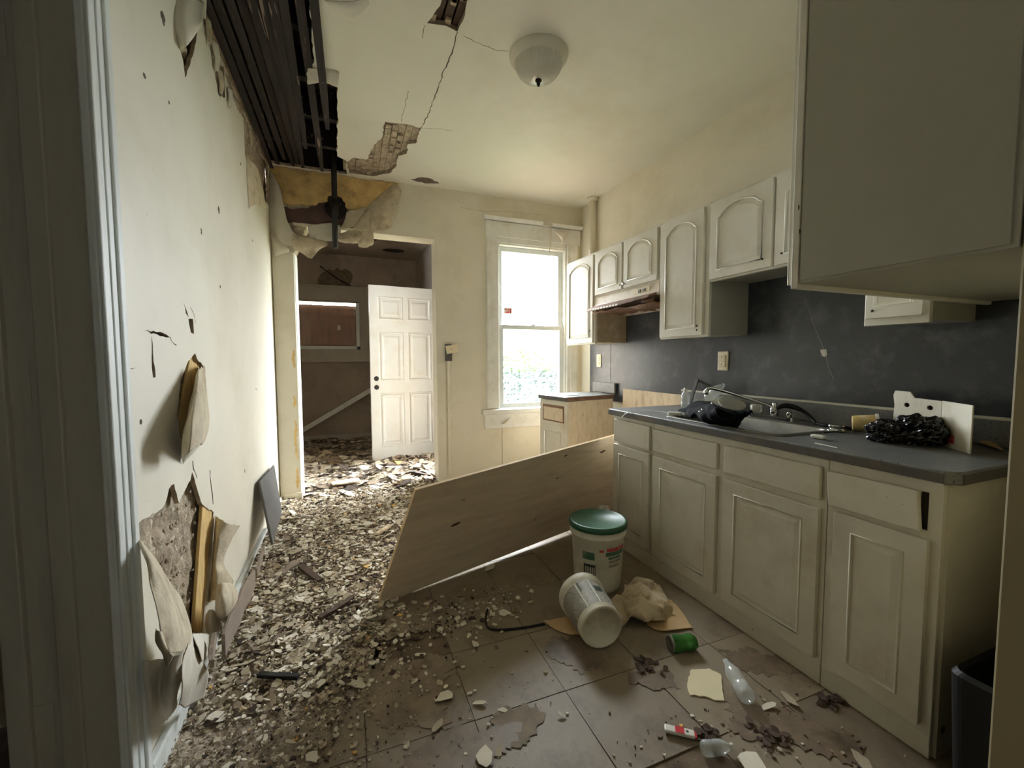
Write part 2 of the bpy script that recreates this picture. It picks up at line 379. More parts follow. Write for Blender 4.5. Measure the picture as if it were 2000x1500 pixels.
G().box(-2.7, 2.6, -2.3, 4.2, ZC+.30, ZC+.33).build('attic_deck', 'attic_dark', cl)
G().box(-2.7, 2.6, YB+.03, YB+.18, ZC-.0, ZC+.33).box(2.42, 2.6, -2.3, 4.1, ZC-.02, ZC+.33).box(-2.7, -2.58, -2.3, 4.1, ZC-.02, ZC+.33).box(-2.7, 2.6, -2.3, -2.16, ZC-.02, ZC+.33).build('attic_rim', 'attic_dark', cl)
# soot-dark stain marks left as flat deposits by the back wall
G().slab(rag([tuple(at(*q, 'Z', ZC).xy) for q in [(802, 350), (825, 346), (845, 350), (858, 358), (830, 358)]], .01, .03, 8), [], (0, 0, ZC-.0012), UX, UY, -UZ, .001).build('mould_patch', 'mould', cl)

# ------------------------------------------------------------------ left wall
wlft = thing('wall_left', 'cream painted left wall with torn plaster and peeling paint', 'wall', (XL, 2, 0), kind='structure')
def LW(px, py): q = at(px, py, 'X', XL); return (q.y, q.z)
def LO(px, py, off): return at(px, py, 'X', XL+off)
lh = [
 [LW(*q) for q in [(352, 98), (386, 62), (380, 95), (370, 130), (362, 152), (358, 120)]],
 [LW(*q) for q in [(368, 623), (377, 623), (379, 652), (373, 650)]],
 [LW(*q) for q in [(381, 690), (388, 706), (400, 716), (407, 800), (404, 850), (395, 868), (362, 882), (354, 860), (346, 815), (352, 745), (368, 705)]],
 [LW(*q) for q in [(375, 922), (382, 945), (388, 965), (395, 985), (415, 998), (417, 1000), (410, 1080), (400, 1180), (395, 1236), (370, 1238), (340, 1180), (300, 1110), (268, 1050), (264, 1026), (310, 998), (322, 985), (330, 955), (340, 945), (350, 983), (360, 960), (372, 938)]],
 [LW(*q) for q in [(282, 646), (300, 646), (318, 650), (332, 659), (318, 657), (300, 651)]],
 [LW(*q) for q in [(296, 655), (299, 690), (304, 737), (299, 738), (296, 700)]],
 [LW(*q) for q in [(246, 718), (265, 718), (272, 720), (258, 721)]],
 [LW(*q) for q in [(358, 590), (364, 605), (369, 620), (363, 612)]],
]
ceil_tear = [(1.45, 2.79), (1.45, 2.77), (2.0, 2.75)]+[LW(*q) for q in [(403, 40), (412, 78), (420, 150), (427, 185), (440, 190), (437, 130), (446, 170), (468, 222), (476, 228)]]+[LW(*q) for q in [(478, 300), (484, 320), (500, 350), (520, 395)]]+[(3.80, 2.45), (3.84, 2.79)]
outer = [(1.28, .0), (YB, .0), (YB, ZC), (1.28, ZC)]
holes = [rag(h, .004, .02, 20+i) for i, h in enumerate(lh)]+[rag(ceil_tear, .008, .03, 40)]
G().slab(outer, holes, (XL, 0, 0), UY, UZ, UX, .014, 0, 1, inner=.3).build('painted_plaster', ['left_wall_paint', 'plaster_core'], wlft)
# lumpy brown coat behind
g = G(); rows = []
for z in np.linspace(0, ZC+.05, 240):
    rows.append([V((XL-.028+.014*noise.noise(V((0, y*9, z*9)))+.010*noise.noise(V((3, y*26, z*20)))+.005*noise.noise(V((6, y*60, z*50))), y, z)) for y in np.linspace(1.29, YB+.02, 220)])
g.grid(rows).build('brown_coat', 'brown_plaster', wlft, smooth=True)
G().box(XL-.14, XL-.05, 1.28, YB+.1, 0, ZC+.25).build('wall_core', 'plaster_core', wlft)
# exposed yellow strip (lath) in the low tear, and strip in the mid tear
def strip(p, q, w, off, t, name, mt, par):
    a, b = LO(*p, off), LO(*q, off); d = (b-a).normalized(); s = d.cross(UX).normalized()*w
    G().obox(a-s*.5, b-a, s, UX*t).build(name, mt, par, bevel=.003)
strip((399, 985), (380, 1262), .13, -.016, .012, 'lath', 'yellow_lath', wlft)
strip((376, 700), (352, 850), .11, -.024, .010, 'lath', 'yellow_lath', wlft)
g = G()
for k in range(70):      # crumbs of plaster key clinging to the brown coat
    y = random.uniform(1.42, 1.95); z = random.uniform(.35, .85); s = random.uniform(.003, .010)
    if y > 1.42+.5*(1-(z-.35)/.75)+.15: pass
    M = Matrix.Translation((XL-.018, y, z)) @ Matrix.Rotation(random.random()*3, 4, 'X') @ Matrix.Diagonal((.6*s, s, s*1.3, 1))
    g.lathe([(.5, -.5), (1, -.1), (.8, .4), (.3, .6)], 5, M, k % 3)
tag(g.build('plaster_crumbs', ['brown_plaster', 'flake_cream', 'flake_brown'], wlft), None, kind='stuff')
for s_, pts in (((269, 340, 665)), ()) if 0 else (): pass
crack(wlft, [(384, 935), (378, 915), (376, 900)], .003, ('X', XL), 'mould')
crack(wlft, [(410, 920), (412, 950), (416, 985)], .003, ('X', XL), 'mould')
crack(wlft, [(332, 659), (338, 670), (345, 674)], .002, ('X', XL), 'mould')
crack(wlft, [(372, 598), (378, 612), (382, 630)], .002, ('X', XL))
for k, (q, w, h) in enumerate([((427, 410), .012, .018), ((393, 452), .008, .014), ((470, 320), .008, .01), ((282, 148), .010, .008), ((318, 35), .02, .02), ((330, 200), .006, .006), ((275, 824), .008, .008), ((430, 560), .008, .008), ((493, 470), .008, .008), ((478, 920), .007, .010), ((500, 760), .007, .007), ((315, 1005), .006, .008)]):
    y, z = LW(*q); G().slab(rag([(y+w*math.cos(a), z+h*math.sin(a)) for a in np.linspace(0, 6.28, 8)[:-1]], .006, .006, 90+k), [], (XL+.0006, 0, 0), UY, UZ, UX, .0006).build('chip', 'plaster_core' if k > 11 else 'mould', wlft)
# peeling sheets on the left wall
P2 = ['paper', 'paper_back']
sheet('curled_paint', [[LO(398, 712, .0), LO(394, 716, .03), LO(388, 722, .04), LO(384, 735, .02)],
                       [LO(404, 770, .0), LO(396, 775, .06), LO(380, 780, .07), LO(370, 790, .03)],
                       [LO(408, 830, .0), LO(395, 836, .07), LO(374, 842, .09), LO(358, 850, .05)],
                       [LO(400, 862, .01), LO(385, 872, .07), LO(368, 884, .08), LO(354, 896, .04)]], ['paper_back', 'paper'], wlft, 16, 18, .004, seed=11)
sheet('curled_paint', [[LO(356, 872, .03), LO(378, 852, .07), LO(398, 850, .06)], [LO(356, 890, .02), LO(376, 876, .05), LO(392, 862, .05)], [LO(357, 906, 0), LO(372, 890, .02), LO(392, 870, .01)]], ['slate', 'paper'], wlft, 10, 10, .003, seed=12)
sheet('peeled_paper', [[LO(264, 1046, .004), LO(272, 1052, .02), LO(284, 1068, .015)],
                       [LO(288, 1110, .09), LO(306, 1110, .10), LO(322, 1120, .05)],
                       [LO(303, 1180, .13), LO(330, 1180, .13), LO(356, 1178, .06)],
                       [LO(316, 1240, .15), LO(345, 1236, .14), LO(376, 1236, .07)],
                       [LO(332, 1278, .15), LO(352, 1276, .13), LO(372, 1282, .08)]], ['paper', 'paper_back'], wlft, 14, 24, .006, seed=13)
sheet('peeled_paper', [[LO(306, 1226, .16), LO(312, 1230, .17), LO(318, 1234, .17)], [LO(304, 1250, .16), LO(318, 1256, .18), LO(326, 1258, .18)], [LO(318, 1280, .15), LO(326, 1282, .17), LO(334, 1276, .18)], [LO(322, 1304, .13), LO(330, 1298, .15), LO(338, 1280, .17)]], ['paper', 'paper_back'], wlft, 8, 12, .004, seed=14)
sheet('peeled_paper', [[LO(278, 1296, .02), LO(292, 1284, .05), LO(318, 1286, .03), LO(340, 1282, .13), LO(360, 1270, .15)],
                       [LO(276, 1330, .015), LO(290, 1330, .04), LO(312, 1350, .02), LO(335, 1330, .11), LO(358, 1310, .12)],
                       [LO(282, 1380, .01), LO(298, 1390, .02), LO(318, 1380, .03), LO(338, 1372, .07), LO(350, 1350, .08)],
                       [LO(288, 1430, .006), LO(304, 1424, .01), LO(320, 1410, .02), LO(332, 1398, .03), LO(344, 1380, .04)]], ['paper_back', 'paper'], wlft, 20, 20, .006, seed=15)
sheet('peeled_paper', [[LO(370, 1246, .09), LO(376, 1238, .07), LO(385, 1240, .05)], [LO(358, 1290, .13), LO(378, 1280, .09), LO(398, 1290, .08)], [LO(354, 1340, .13), LO(380, 1330, .08), LO(408, 1320, .09)], [LO(346, 1378, .09), LO(368, 1380, .06), LO(398, 1365, .07)]], ['paper_back', 'paper'], wlft, 16, 18, .006, seed=16)
sheet('peeled_paper', [[LO(372, 1236, .07), LO(390, 1236, .05), LO(410, 1238, .04)], [LO(384, 1264, .09), LO(398, 1262, .07), LO(408, 1260, .05)], [LO(394, 1292, .09), LO(400, 1288, .08), LO(405, 1284, .06)]], ['paper_back', 'paper'], wlft, 10, 10, .004, seed=17)
sheet('peeled_paint', [[LO(420, 1006, .0), LO(428, 1010, .025), LO(446, 1020, .06), LO(470, 1026, .08)],
                       [LO(417, 1050, .0), LO(424, 1054, .03), LO(440, 1058, .05), LO(454, 1052, .06)],
                       [LO(413, 1092, .0), LO(420, 1100, .025), LO(430, 1102, .03), LO(436, 1098, .03)],
                       [LO(410, 1130, .0), LO(422, 1126, .03), LO(440, 1128, .05), LO(456, 1136, .06)],
                       [LO(408, 1178, .0), LO(418, 1176, .03), LO(432, 1170, .05), LO(440, 1150, .06)]], ['left_wall_paint', 'paper_back'], wlft, 16, 26, .004, seed=18)
sheet('peeled_paint', [[LO(424, 1142, .06), LO(440, 1136, .09), LO(462, 1148, .08)], [LO(420, 1175, .07), LO(436, 1170, .11), LO(464, 1176, .09)], [LO(424, 1206, .05), LO(440, 1206, .08), LO(460, 1200, .07)], [LO(434, 1212, .03), LO(446, 1222, .05), LO(456, 1228, .04)]], ['paper', 'paper_back'], wlft, 12, 14, .005, seed=19)
sheet('peeled_paint', [[LO(404, 1200, .02), LO(412, 1190, .05), LO(424, 1196, .06)], [LO(402, 1220, .02), LO(414, 1215, .05), LO(430, 1212, .05)], [LO(406, 1238, .02), LO(418, 1236, .04), LO(434, 1232, .03)]], ['paper', 'paper_back'], wlft, 10, 10, .004, seed=21)
sheet('loose_paint_flap', [[LO(350, -20, .0), LO(372, -10, .02), LO(400, 5, .02)], [LO(340, 40, .0), LO(365, 50, .03), LO(394, 45, .05)], [LO(352, 98, .0), LO(364, 90, .03), LO(388, 60, .04)]], 'left_wall_paint', wlft, 12, 12, .003, seed=22, torn=.2)
sheet('hanging_paper', [[LO(480, 306, .0), LO(494, 316, .015), LO(504, 330, .02)], [LO(482, 360, .0), LO(500, 362, .02), LO(514, 370, .03)], [LO(485, 408, .0), LO(502, 400, .02), LO(522, 408, .03)]], ['paper', 'paper_back'], wlft, 10, 14, .004, seed=23)
for k, (q, s) in enumerate([((392, 0), .10), ((404, 60), .07), ((418, 110), .09), ((428, 160), .08), ((446, 190), .06), ((486, 270), .07)]):
    c = LO(*q, .004); sheet('paint_scab', [[c+V((0, -s*.5, s*.6)), c+V((.015, 0, s*.7)), c+V((.0, s*.5, s*.5))], [c+V((.005, -s*.4, 0)), c+V((.02, 0, 0)), c+V((.005, s*.4, 0))], [c+V((0, -s*.1, -s*1.0)), c+V((.012, .0, -s*.8)), c+V((0, s*.2, -s*.9))]], ['paper', 'paper_back'] if k % 2 else ['paper_back', 'paper'], wlft, 8, 8, .006, seed=60+k, torn=.9)
# doorway in the left wall beside the camera
G().box(XL-.16, XL, .30, 1.28, 2.14, ZC+.02).box(XL-.16, XL, -2.2, .30, 0, ZC+.02).build('wall_stub', 'near_wall', wlft)
tr1 = thing('trim_1', 'pale painted door casing at the left edge with a shaded jamb', 'door casing', (XL, 1.28, 0), kind='structure')
g = G().box(XL, XL+.018, 1.262, 1.372, 0, 2.25)
g.build('casing', 'white_trim', tr1, bevel=.004)
G().box(XL+.018, XL+.026, 1.262, 1.290, 0, 2.25).build('bead', 'white_trim', tr1, bevel=.004)
G().box(XL+.016, XL+.024, 1.345, 1.372, 0, 2.25).build('bead', 'white_trim', tr1, bevel=.004)
G().box(XL+.016, XL+.021, 1.312, 1.320, 0, 2.25).build('bead', 'white_trim', tr1, bevel=.002)
G().box(XL-.175, XL+.004, 1.268, 1.30, 0, 2.2).build('jamb', 'grey_jamb', tr1)
G().box(XL-.10, XL-.062, 1.256, 1.27, 0, 2.16).build('door_stop', 'grey_jamb', tr1, bevel=.003)
G().box(XL-.19, XL-.150, 1.252, 1.30, 0, 2.2).build('back_casing', 'grey_jamb', tr1, bevel=.003)
for z in (.35, 1.15, 1.9): G().box(XL-.155, XL-.115, 1.2655, 1.269, z, z+.10).build('hinge_leaf', 'grey_jamb', tr1)
# baseboard
bb = thing('baseboard_left', 'scuffed white baseboard along the left wall', 'baseboard', (XL, 2.5, 0), kind='structure')
G().box(XL, XL+.016, 1.374, 3.12, 0, .135).build('board', 'white_trim', bb, bevel=.004)
G().box(XL, XL+.024, 1.374, 3.12, .118, .140).build('cap_moulding', 'white_trim', bb, bevel=.005)
G().box(XL, XL+.016, 3.32, YB, 0, .135).build('board', 'left_wall_paint', bb, bevel=.004)

# ------------------------------------------------------------------ back wall with the doorway and the window hole
wb = thing('wall_back', 'cream back wall with a doorway, a window and torn paper above the doorway', 'wall', (.9, YB, 0), kind='structure')
OL, OR, OT = -.39, .765, 2.345
wx0, wx1, wz0, wz1 = 1.36, 2.12, .74, 2.38
outer = [(XL-.02, 0), (OL, 0), (OL, 2.12), (OL+.10, OT), (OR, OT), (OR, 0), (XW+.02, 0), (XW+.02, ZC), (XL-.02, ZC)]
def BW(px, py): q = at(px, py, 'Y', YB); return (q.x, q.z)
def BO(px, py, off): return at(px, py, 'Y', YB-off)
tear = [(-.545, 2.79), (-.545, 2.42)]+[BW(*q) for q in [(545, 415), (552, 435), (572, 452), (590, 470), (640, 462), (700, 452), (722, 430), (745, 402), (770, 372), (777, 354)]]
tear[-1] = (tear[-1][0], 2.79)
win = [(wx0, wz0), (wx1, wz0), (wx1, wz1), (wx0, wz1)]
G().slab(outer, [rag(tear, .006, .03, 50), win], (0, YB, 0), UX, UZ, -UY, .016, 0, 1, inner=.35).build('painted_plaster', ['wall_paint', 'plaster_core'], wb)
ysl = [(XL-.02, 2.50), (.0, 2.53), (.25, 2.50), (.46, 2.62), (.46, ZC), (XL-.02, ZC)]
G().slab(rag(ysl, .01, .04, 51), [], (0, YB+.012, 0), UX, UZ, -UY, .008).build('yellow_board', 'yellow_board', wb)
G().slab(rag([(XL-.02, 2.36), (.3, 2.36), (.3, 2.47), (.06, 2.47), (-.05, 2.56), (-.16, 2.55), (-.28, 2.49), (XL-.02, 2.46)], .015, .03, 52), [], (0, YB+.008, 0), UX, UZ, -UY, .008).build('mouldy_lath', 'mauve_mould', wb)
G().slab([(a*1.0, b) for a, b in outer], [win], (0, YB+.022, 0), UX, UZ, -UY, .15, 0, 0).build('wall_core', 'brown_plaster', wb)
# pocket hole round the pipe
g = G(); c = V((-.065, YB-.004, 2.52)); g.slab(rag([(c.x+.085*math.cos(a), c.z+.10*math.sin(a)) for a in np.linspace(0, 2*math.pi, 14)[:-1]], .012, .02, 53), [], (0, YB+.002, 0), UX, UZ, -UY, .004).build('scorched_hole', 'attic_dark', wb)
# door lining of the opening
G().box(OR-.002, OR+.015, YB+.005, YB+.19, 0, OT).build('jamb', 'wall_paint', wb)
G().box(OL-.012, OL+.004, YB+.004, YB+.19, 0, 2.12).build('jamb', 'window_paint', wb)
G().box(OL, OR, YB+.006, YB+.19, OT-.002, OT+.02).build('head_lining', 'wall_paint', wb)
G().box(XL+.004, OL, YB-.028, YB+.002, .12, 2.12).build('pilaster_board', 'wall_paint', wb, bevel=.004)
for z0, z1, dx in ((1.18, 1.34, .0), (.42, .76, .035), (.86, .96, .05), (.18, .36, .03)):
    zc = (z0+z1)/2; xc = OL-.025-dx*.1
    G().slab(rag([(xc+.010*math.cos(a)*(1+.6*math.sin(3*a+zc*9)), zc+(z1-z0)/2*math.sin(a)) for a in np.linspace(0, 2*math.pi, 15)[:-1]], .006, .012, int(zc*100)), [], (0, YB-.0286, 0), UX, UZ, -UY, .0012).build('flaked_patch', 'yellow_lath', wb)
G().box(XL+.03, OL+.008, YB-.04, YB, 0, .15).build('plinth_block', 'wall_paint', wb, bevel=.006)
G().box(OR, OR+.075, YB-.012, YB, .0, 1.22).build('casing_strip', 'wall_paint', wb, bevel=.003)
G().box(OR-.004, OR+.10, YB-.020, YB, .0, .15).build('plinth_block', 'wall_paint', wb, bevel=.005)
G().box(.99, XW, YB-.014, YB, .0, .14).build('baseboard', 'wall_paint', wb, bevel=.004)
G().box(1.40, 1.404, YB-.003, YB, .0, .57).build('panel_joint', 'plaster_core', wb)
crack(wb, [(900, 405), (940, 412), (1000, 414), (1060, 420)], .0015, ('Y', YB))
# torn paper over the doorway
TP = ['paper', 'paper_back']
sheet('torn_paper', [[BO(528, 330, .03), BO(540, 350, .05), BO(548, 370, .03)], [BO(526, 400, .04), BO(542, 410, .07), BO(560, 425, .04)], [BO(527, 440, .04), BO(548, 450, .08), BO(575, 462, .05)], [BO(530, 470, .04), BO(552, 480, .07), BO(570, 482, .06)]], TP[::-1], wb, 12, 18, .006, seed=31)
sheet('torn_paper', [[BO(526, 452, .05), BO(536, 462, .06), BO(548, 470, .06)], [BO(530, 478, .05), BO(544, 482, .08), BO(562, 484, .07)], [BO(534, 502, .03), BO(548, 498, .05), BO(566, 492, .05)]], TP[::-1], wb, 10, 10, .006, seed=32)
sheet('torn_paper', [[BO(566, 455, .05), BO(600, 462, .05), BO(640, 472, .03)], [BO(570, 478, .06), BO(604, 482, .07), BO(640, 480, .05)], [BO(574, 488, .04), BO(606, 492, .06), BO(630, 484, .05)], [BO(590, 492, .03), BO(607, 506, .06), BO(622, 488, .04)]], TP, wb, 14, 12, .006, seed=33, torn=.8)
sheet('torn_paper', [[BO(660, 455, .03), BO(690, 448, .04), BO(716, 455, .03)], [BO(658, 466, .04), BO(688, 464, .07), BO(720, 464, .05)], [BO(662, 474, .03), BO(690, 476, .05), BO(718, 474, .05)]], TP, wb, 12, 8, .006, seed=34, torn=.7)
sheet('torn_paper', [[BO(700, 456, .04), BO(716, 450, .07), BO(732, 450, .05)], [BO(697, 470, .05), BO(714, 470, .09), BO(731, 470, .06)], [BO(702, 482, .04), BO(714, 484, .07), BO(728, 480, .05)]], TP, wb, 12, 10, .01, 16, seed=35, torn=.7)
sheet('torn_paper', [[BO(765, 362, .01), BO(776, 360, .03), BO(784, 374, .03)], [BO(722, 398, .02), BO(752, 396, .08), BO(778, 400, .06)], [BO(716, 425, .02), BO(745, 424, .09), BO(770, 420, .08)], [BO(718, 448, .03), BO(738, 452, .07), BO(764, 446, .06)]], TP, wb, 16, 18, .008, 12, seed=36)
sheet('torn_paper', [[BO(720, 404, .02), BO(721, 405, .025), BO(722, 408, .03)], [BO(704, 424, .02), BO(714, 428, .05), BO(722, 430, .06)], [BO(686, 448, .02), BO(704, 452, .06), BO(722, 450, .06)]], TP, wb, 10, 10, .004, seed=37)
sheet('torn_paper', [[BO(676, 412, .0), BO(700, 406, .01), BO(720, 402, .01)], [BO(670, 436, .01), BO(695, 430, .02), BO(712, 422, .02)], [BO(660, 448, .02), BO(680, 446, .02), BO(690, 444, .02)]], TP, wb, 10, 10, .003, seed=38)
sheet('torn_paper', [[BO(600, 440, .005), BO(640, 434, .01), BO(665, 440, .02)], [BO(604, 462, .02), BO(640, 455, .03), BO(668, 455, .03)], [BO(612, 474, .03), BO(640, 472, .04), BO(664, 470, .04)]], TP[::-1], wb, 12, 10, .006, seed=39)

# ------------------------------------------------------------------ right wall
wr = thing('wall_right', 'cream right wall with a dark slate splashback panel', 'wall', (XW, 2, 0), kind='structure')
G().box(XW, XW+.14, .26, YB+.05, 0, ZC+.02).build('painted_plaster', 'wall_paint', wr)
G().box(XW-.006, XW, .44, 3.30, .86, 1.90).build('splashback', 'backsplash', wr)
G().box(XW-.008, XW-.001, 3.303, 3.66, .86, 1.42).build('splashback', 'backsplash', wr)
G().box(XW-.014, XW, 2.392, 3.10, .80, .985).build('raw_wood_strip', 'raw_wood', wr)
G().box(XW-.010, XW, 2.392, 3.10, .0, .80).build('bare_wall', 'wall_paint', wr)
for a, b in (((1570, 575), (1612, 690)), ((1612, 690), (1628, 740))):
    p, q = at(*a, 'X', XW-.0065), at(*b, 'X', XW-.0065); G().tube([p, p.lerp(q, .5)+V((0, .006, 0)), q], [.0006, .0009, .0007], 5).build('scratch', 'cabinet_side', wr)
G().slab(rag([tuple(at(*q, 'X', XW).yz) for q in [(1604, 683), (1616, 682), (1617, 694), (1608, 696)]], .004, .01, 3), [], (XW-.0068, 0, 0), UY, UZ, -UX, .001).build('chip', 'white_plastic', wr)
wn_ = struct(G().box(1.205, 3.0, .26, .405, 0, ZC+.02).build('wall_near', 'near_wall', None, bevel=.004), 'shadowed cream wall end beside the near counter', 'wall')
# rest of the shell round the camera
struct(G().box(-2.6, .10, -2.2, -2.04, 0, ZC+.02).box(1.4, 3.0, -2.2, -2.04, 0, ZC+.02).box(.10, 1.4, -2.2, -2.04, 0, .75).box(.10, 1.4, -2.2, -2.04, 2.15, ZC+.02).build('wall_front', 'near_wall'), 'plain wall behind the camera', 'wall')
w3 = thing('fill_opening', 'unseen fill-light opening added behind the camera, screened to dim it', 'window', (.75, -2.1, .75), kind='structure')  # invented opening, added only to brighten the near side softly
for k in range(13): G().box(.10+k*.1, .10+k*.1+.1, -2.06-.012*(k % 2), -2.055-.012*(k % 2), .75, 2.15).build('fill_screen_strip', 'fill_screen', w3)
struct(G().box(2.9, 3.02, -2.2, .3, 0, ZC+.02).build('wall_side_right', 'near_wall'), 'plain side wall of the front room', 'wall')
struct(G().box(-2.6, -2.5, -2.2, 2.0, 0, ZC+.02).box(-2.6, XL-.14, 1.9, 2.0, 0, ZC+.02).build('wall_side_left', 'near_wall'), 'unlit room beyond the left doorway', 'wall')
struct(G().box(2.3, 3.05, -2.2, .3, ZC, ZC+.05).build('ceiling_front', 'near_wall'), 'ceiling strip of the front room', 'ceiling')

# ------------------------------------------------------------------ back room
br = thing('wall_back_room', 'dim grey-brown back room beyond the doorway', 'wall', (.2, 6.6, 0), kind='structure')
YF = 6.62
bwx0, bwx1, bwz0, bwz1 = -.70, .17, 1.40, 2.08
G().slab([(-1.0, 0), (1.2, 0), (1.2, 2.9), (-1.0, 2.9)], [[(bwx0, bwz0), (bwx1, bwz0), (bwx1, bwz1), (bwx0, bwz1)]], (0, YF, 0), UX, UZ, -UY, .14, inner=.4).build('far_plaster', 'back_room_wall', br)
G().box(-.94, -.80, YB+.15, YF+.1, 0, 2.9).build('side_plaster', 'back_room_wall', br)
G().box(1.02, 1.15, YB+.02, 4.10, 0, 2.9).box(1.02, 1.15, 4.54, YF+.1, 0, 2.9).box(1.02, 1.15, 4.10, 4.54, 2.06, 2.9).build('yard_side_plaster', 'back_room_wall', br)
struct(G().box(-1.0, 1.2, YB+.15, YF+.14, 2.76, 2.86).build('ceiling_back_room', 'back_room_wall'), 'dark stained ceiling of the back room', 'ceiling')
for k, (x, y, w, l) in enumerate([(.55, 4.9, .5, .25), (.1, 5.6, .6, .3), (.62, 6.1, .3, .2)]):
    G().slab(rag([(x+w/2*math.cos(a), y+l/2*math.sin(a)) for a in np.linspace(0, 6.28, 12)[:-1]], .05, .06, k), [], (0, 0, 2.758), UX, UY, -UZ, .002).build('mould_patch', 'attic_dark', br)
G().box(-.80, .95, YF-.03, YF, 2.10, 2.30).build('window_head', 'back_room_trim', br, bevel=.004)
G().box(-.80, .95, YF-.045, YF, 2.29, 2.315).build('picture_rail', 'back_room_trim', br, bevel=.004)
G().box(-.80, .95, YF-.04, YF, 1.22, 1.40).build('window_apron', 'back_room_trim', br, bevel=.004)
G().box(.17, .30, YF-.03, YF, 1.40, 2.10).box(-.80, -.70, YF-.03, YF, 1.40, 2.10).build('window_side_casing', 'back_room_trim', br, bevel=.004)
G().box(-.80, .95, YF-.02, YF, 0, .16).build('baseboard', 'back_room_trim', br, bevel=.004)
c = at(655, 545, 'Y', YF-.004); G().slab(rag([(c.x+.24*math.cos(a), c.z+.16*math.sin(a)+.05*math.cos(a)) for a in np.linspace(0, 6.28, 14)[:-1]], .04, .05, 5), [], (0, YF-.003, 0), UX, UZ, -UY, .003).build('mould_patch', 'mould', br)
crack(br, [(625, 520), (660, 545), (690, 562), (718, 575)], .012, ('Y', YF-.002), 'attic_dark')
w2 = thing('window_2', 'small back room window boarded over with brown plywood', 'window', (-.27, YF, 1.4), kind='structure')
G().box(bwx0, bwx1, YF+.075, YF+.09, bwz0, bwz1-.035).build('boarding', 'boarding', w2)
G().box(bwx0, bwx0+.05, YF+.0, YF+.05, bwz0, bwz1).build('frame_side', 'sash_vinyl', w2, bevel=.004)
G().box(bwx1-.05, bwx1, YF+.0, YF+.05, bwz0, bwz1).build('frame_side', 'sash_vinyl', w2, bevel=.004)
G().box(bwx0, bwx1, YF+.0, YF+.05, bwz0, bwz0+.05).build('frame_sill', 'sash_vinyl', w2, bevel=.004)
G().box(bwx0+.05, bwx1-.05, YF+.030, YF+.034, bwz0+.05, bwz1).build('pane', 'glass_pane', w2)
p = at(662, 640, 'Y', YF+.07); G().box(p.x-.02, p.x+.02, YF+.07, YF+.076, p.z-.035, p.z+.035).build('sticker', 'white_plastic', w2)
# white diagonal strip of wood in front of the far wall
a, b = at(583, 840, 'Y', 6.45), at(726, 756, 'Y', 6.45); d = (b-a)
dp = G().obox(a, d*1.25, V((0, .03, 0)), V((0, 0, -.075))).build('wood_strip', 'white_trim', None, bevel=.004); tag(dp, 'long pale wood strip slanting across the back room wall', 'wood strip')
# six panel door
d1 = thing('door_1', 'open white six-panel door in the back room', 'door', (1.0, 5.06, .03), kind='structure')
DO = V((.232, 4.99, .055)); A = V((.985, .12, 0)).normalized(); NN = V((A.y, -A.x, 0)); DW, DH = .80, 2.035
def six_panels():
    rects = []
    for x0, x1 in ((.105, .365), (.435, .695)):
        for z0, z1 in ((.20, .80), (.96, 1.50), (1.66, 1.90)): rects.append((x0, x1, z0, z1))
    return rects
R6 = six_panels(); hol = [[(a, c), (b, c), (b, d), (a, d)] for a, b, c, d in R6]
G().slab([(0, 0), (DW, 0), (DW, DH), (0, DH)], hol, DO, A, UZ, NN, .010).obox(DO-NN*.010, A*DW, UZ*DH, -NN*.03).build('leaf', 'door_paint', d1, bevel=.0015)
for a, b, c, d in R6:
    def rr(i, h): return [DO+A*x+UZ*z+NN*h for x, z in ((a+i, c+i), (b-i, c+i), (b-i, d-i), (a+i, d-i))]
    G().loops([rr(-.012, .0), rr(-.004, .004), rr(.006, .002), rr(.014, -.0085), rr(.030, -.0085), rr(.052, -.001)], 0, False, True).build('door_panel', 'door_paint', d1)
for z in (.88, .98):
    M = Matrix.Translation(DO+A*.06+UZ*z) @ NN.to_track_quat('Z', 'Y').to_matrix().to_4x4()
    G().lathe([(.0, .001), (.018, .001), (.026, .003), (.027, .006), (.021, .008), (.019, .004), (.0, .004)], 20, M, caps=False).build('lock_hole', 'dark_metal', d1, smooth=True)

# ------------------------------------------------------------------ kitchen window
w1 = thing('window_1', 'tall white sash window over the yard beside the wall cabinets', 'window', (1.74, YB, .7), kind='structure')
yf = YB
G().box(1.245, 1.365, yf-.022, yf, .775, 2.42).build('casing_side', 'window_paint', w1, bevel=.004)
G().box(1.245, 1.275, yf-.034, yf-.02, .775, 2.42).build('back_band', 'window_paint', w1, bevel=.005)
G().box(2.115, 2.235, yf-.022, yf, .775, 2.42).build('casing_side', 'window_paint', w1, bevel=.004)
G().box(2.15, 2.18, yf-.032, yf-.02, .775, 2.42).build('back_band', 'window_paint', w1, bevel=.005)
G().box(1.238, 2.262, yf-.024, yf, 2.42, 2.565).build('head_board', 'window_paint', w1, bevel=.004)
G().loops([[V((x, yf-o, z)) for x, z in ((1.238-o*.6, 0), )] for o in ()] or [[V((1.225, yf-.05, 2.57)), V((1.225, yf, 2.57)), V((1.225, yf, 2.60)), V((1.21, yf-.065, 2.60))], [V((2.27, yf-.05, 2.57)), V((2.27, yf, 2.57)), V((2.27, yf, 2.60)), V((2.275, yf-.065, 2.60))]], 0, True, True).build('head_cap', 'window_paint', w1, bevel=.004)
G().box(1.365, 2.115, yf-.010, yf, 2.37, 2.42).build('head_bead', 'window_paint', w1, bevel=.004)
G().box(1.19, 2.26, yf-.055, yf+.05, .715, .760).build('sill', 'window_paint', w1, bevel=.006)
G().box(1.222, 2.26, yf-.022, yf, .572, .715).build('apron', 'window_paint', w1, bevel=.004)
for x0, x1 in ((wx0, wx0+.022), (wx1-.022, wx1)): G().box(x0, x1, yf, yf+.17, wz0, wz1).build('jamb', 'window_paint', w1, bevel=.002)
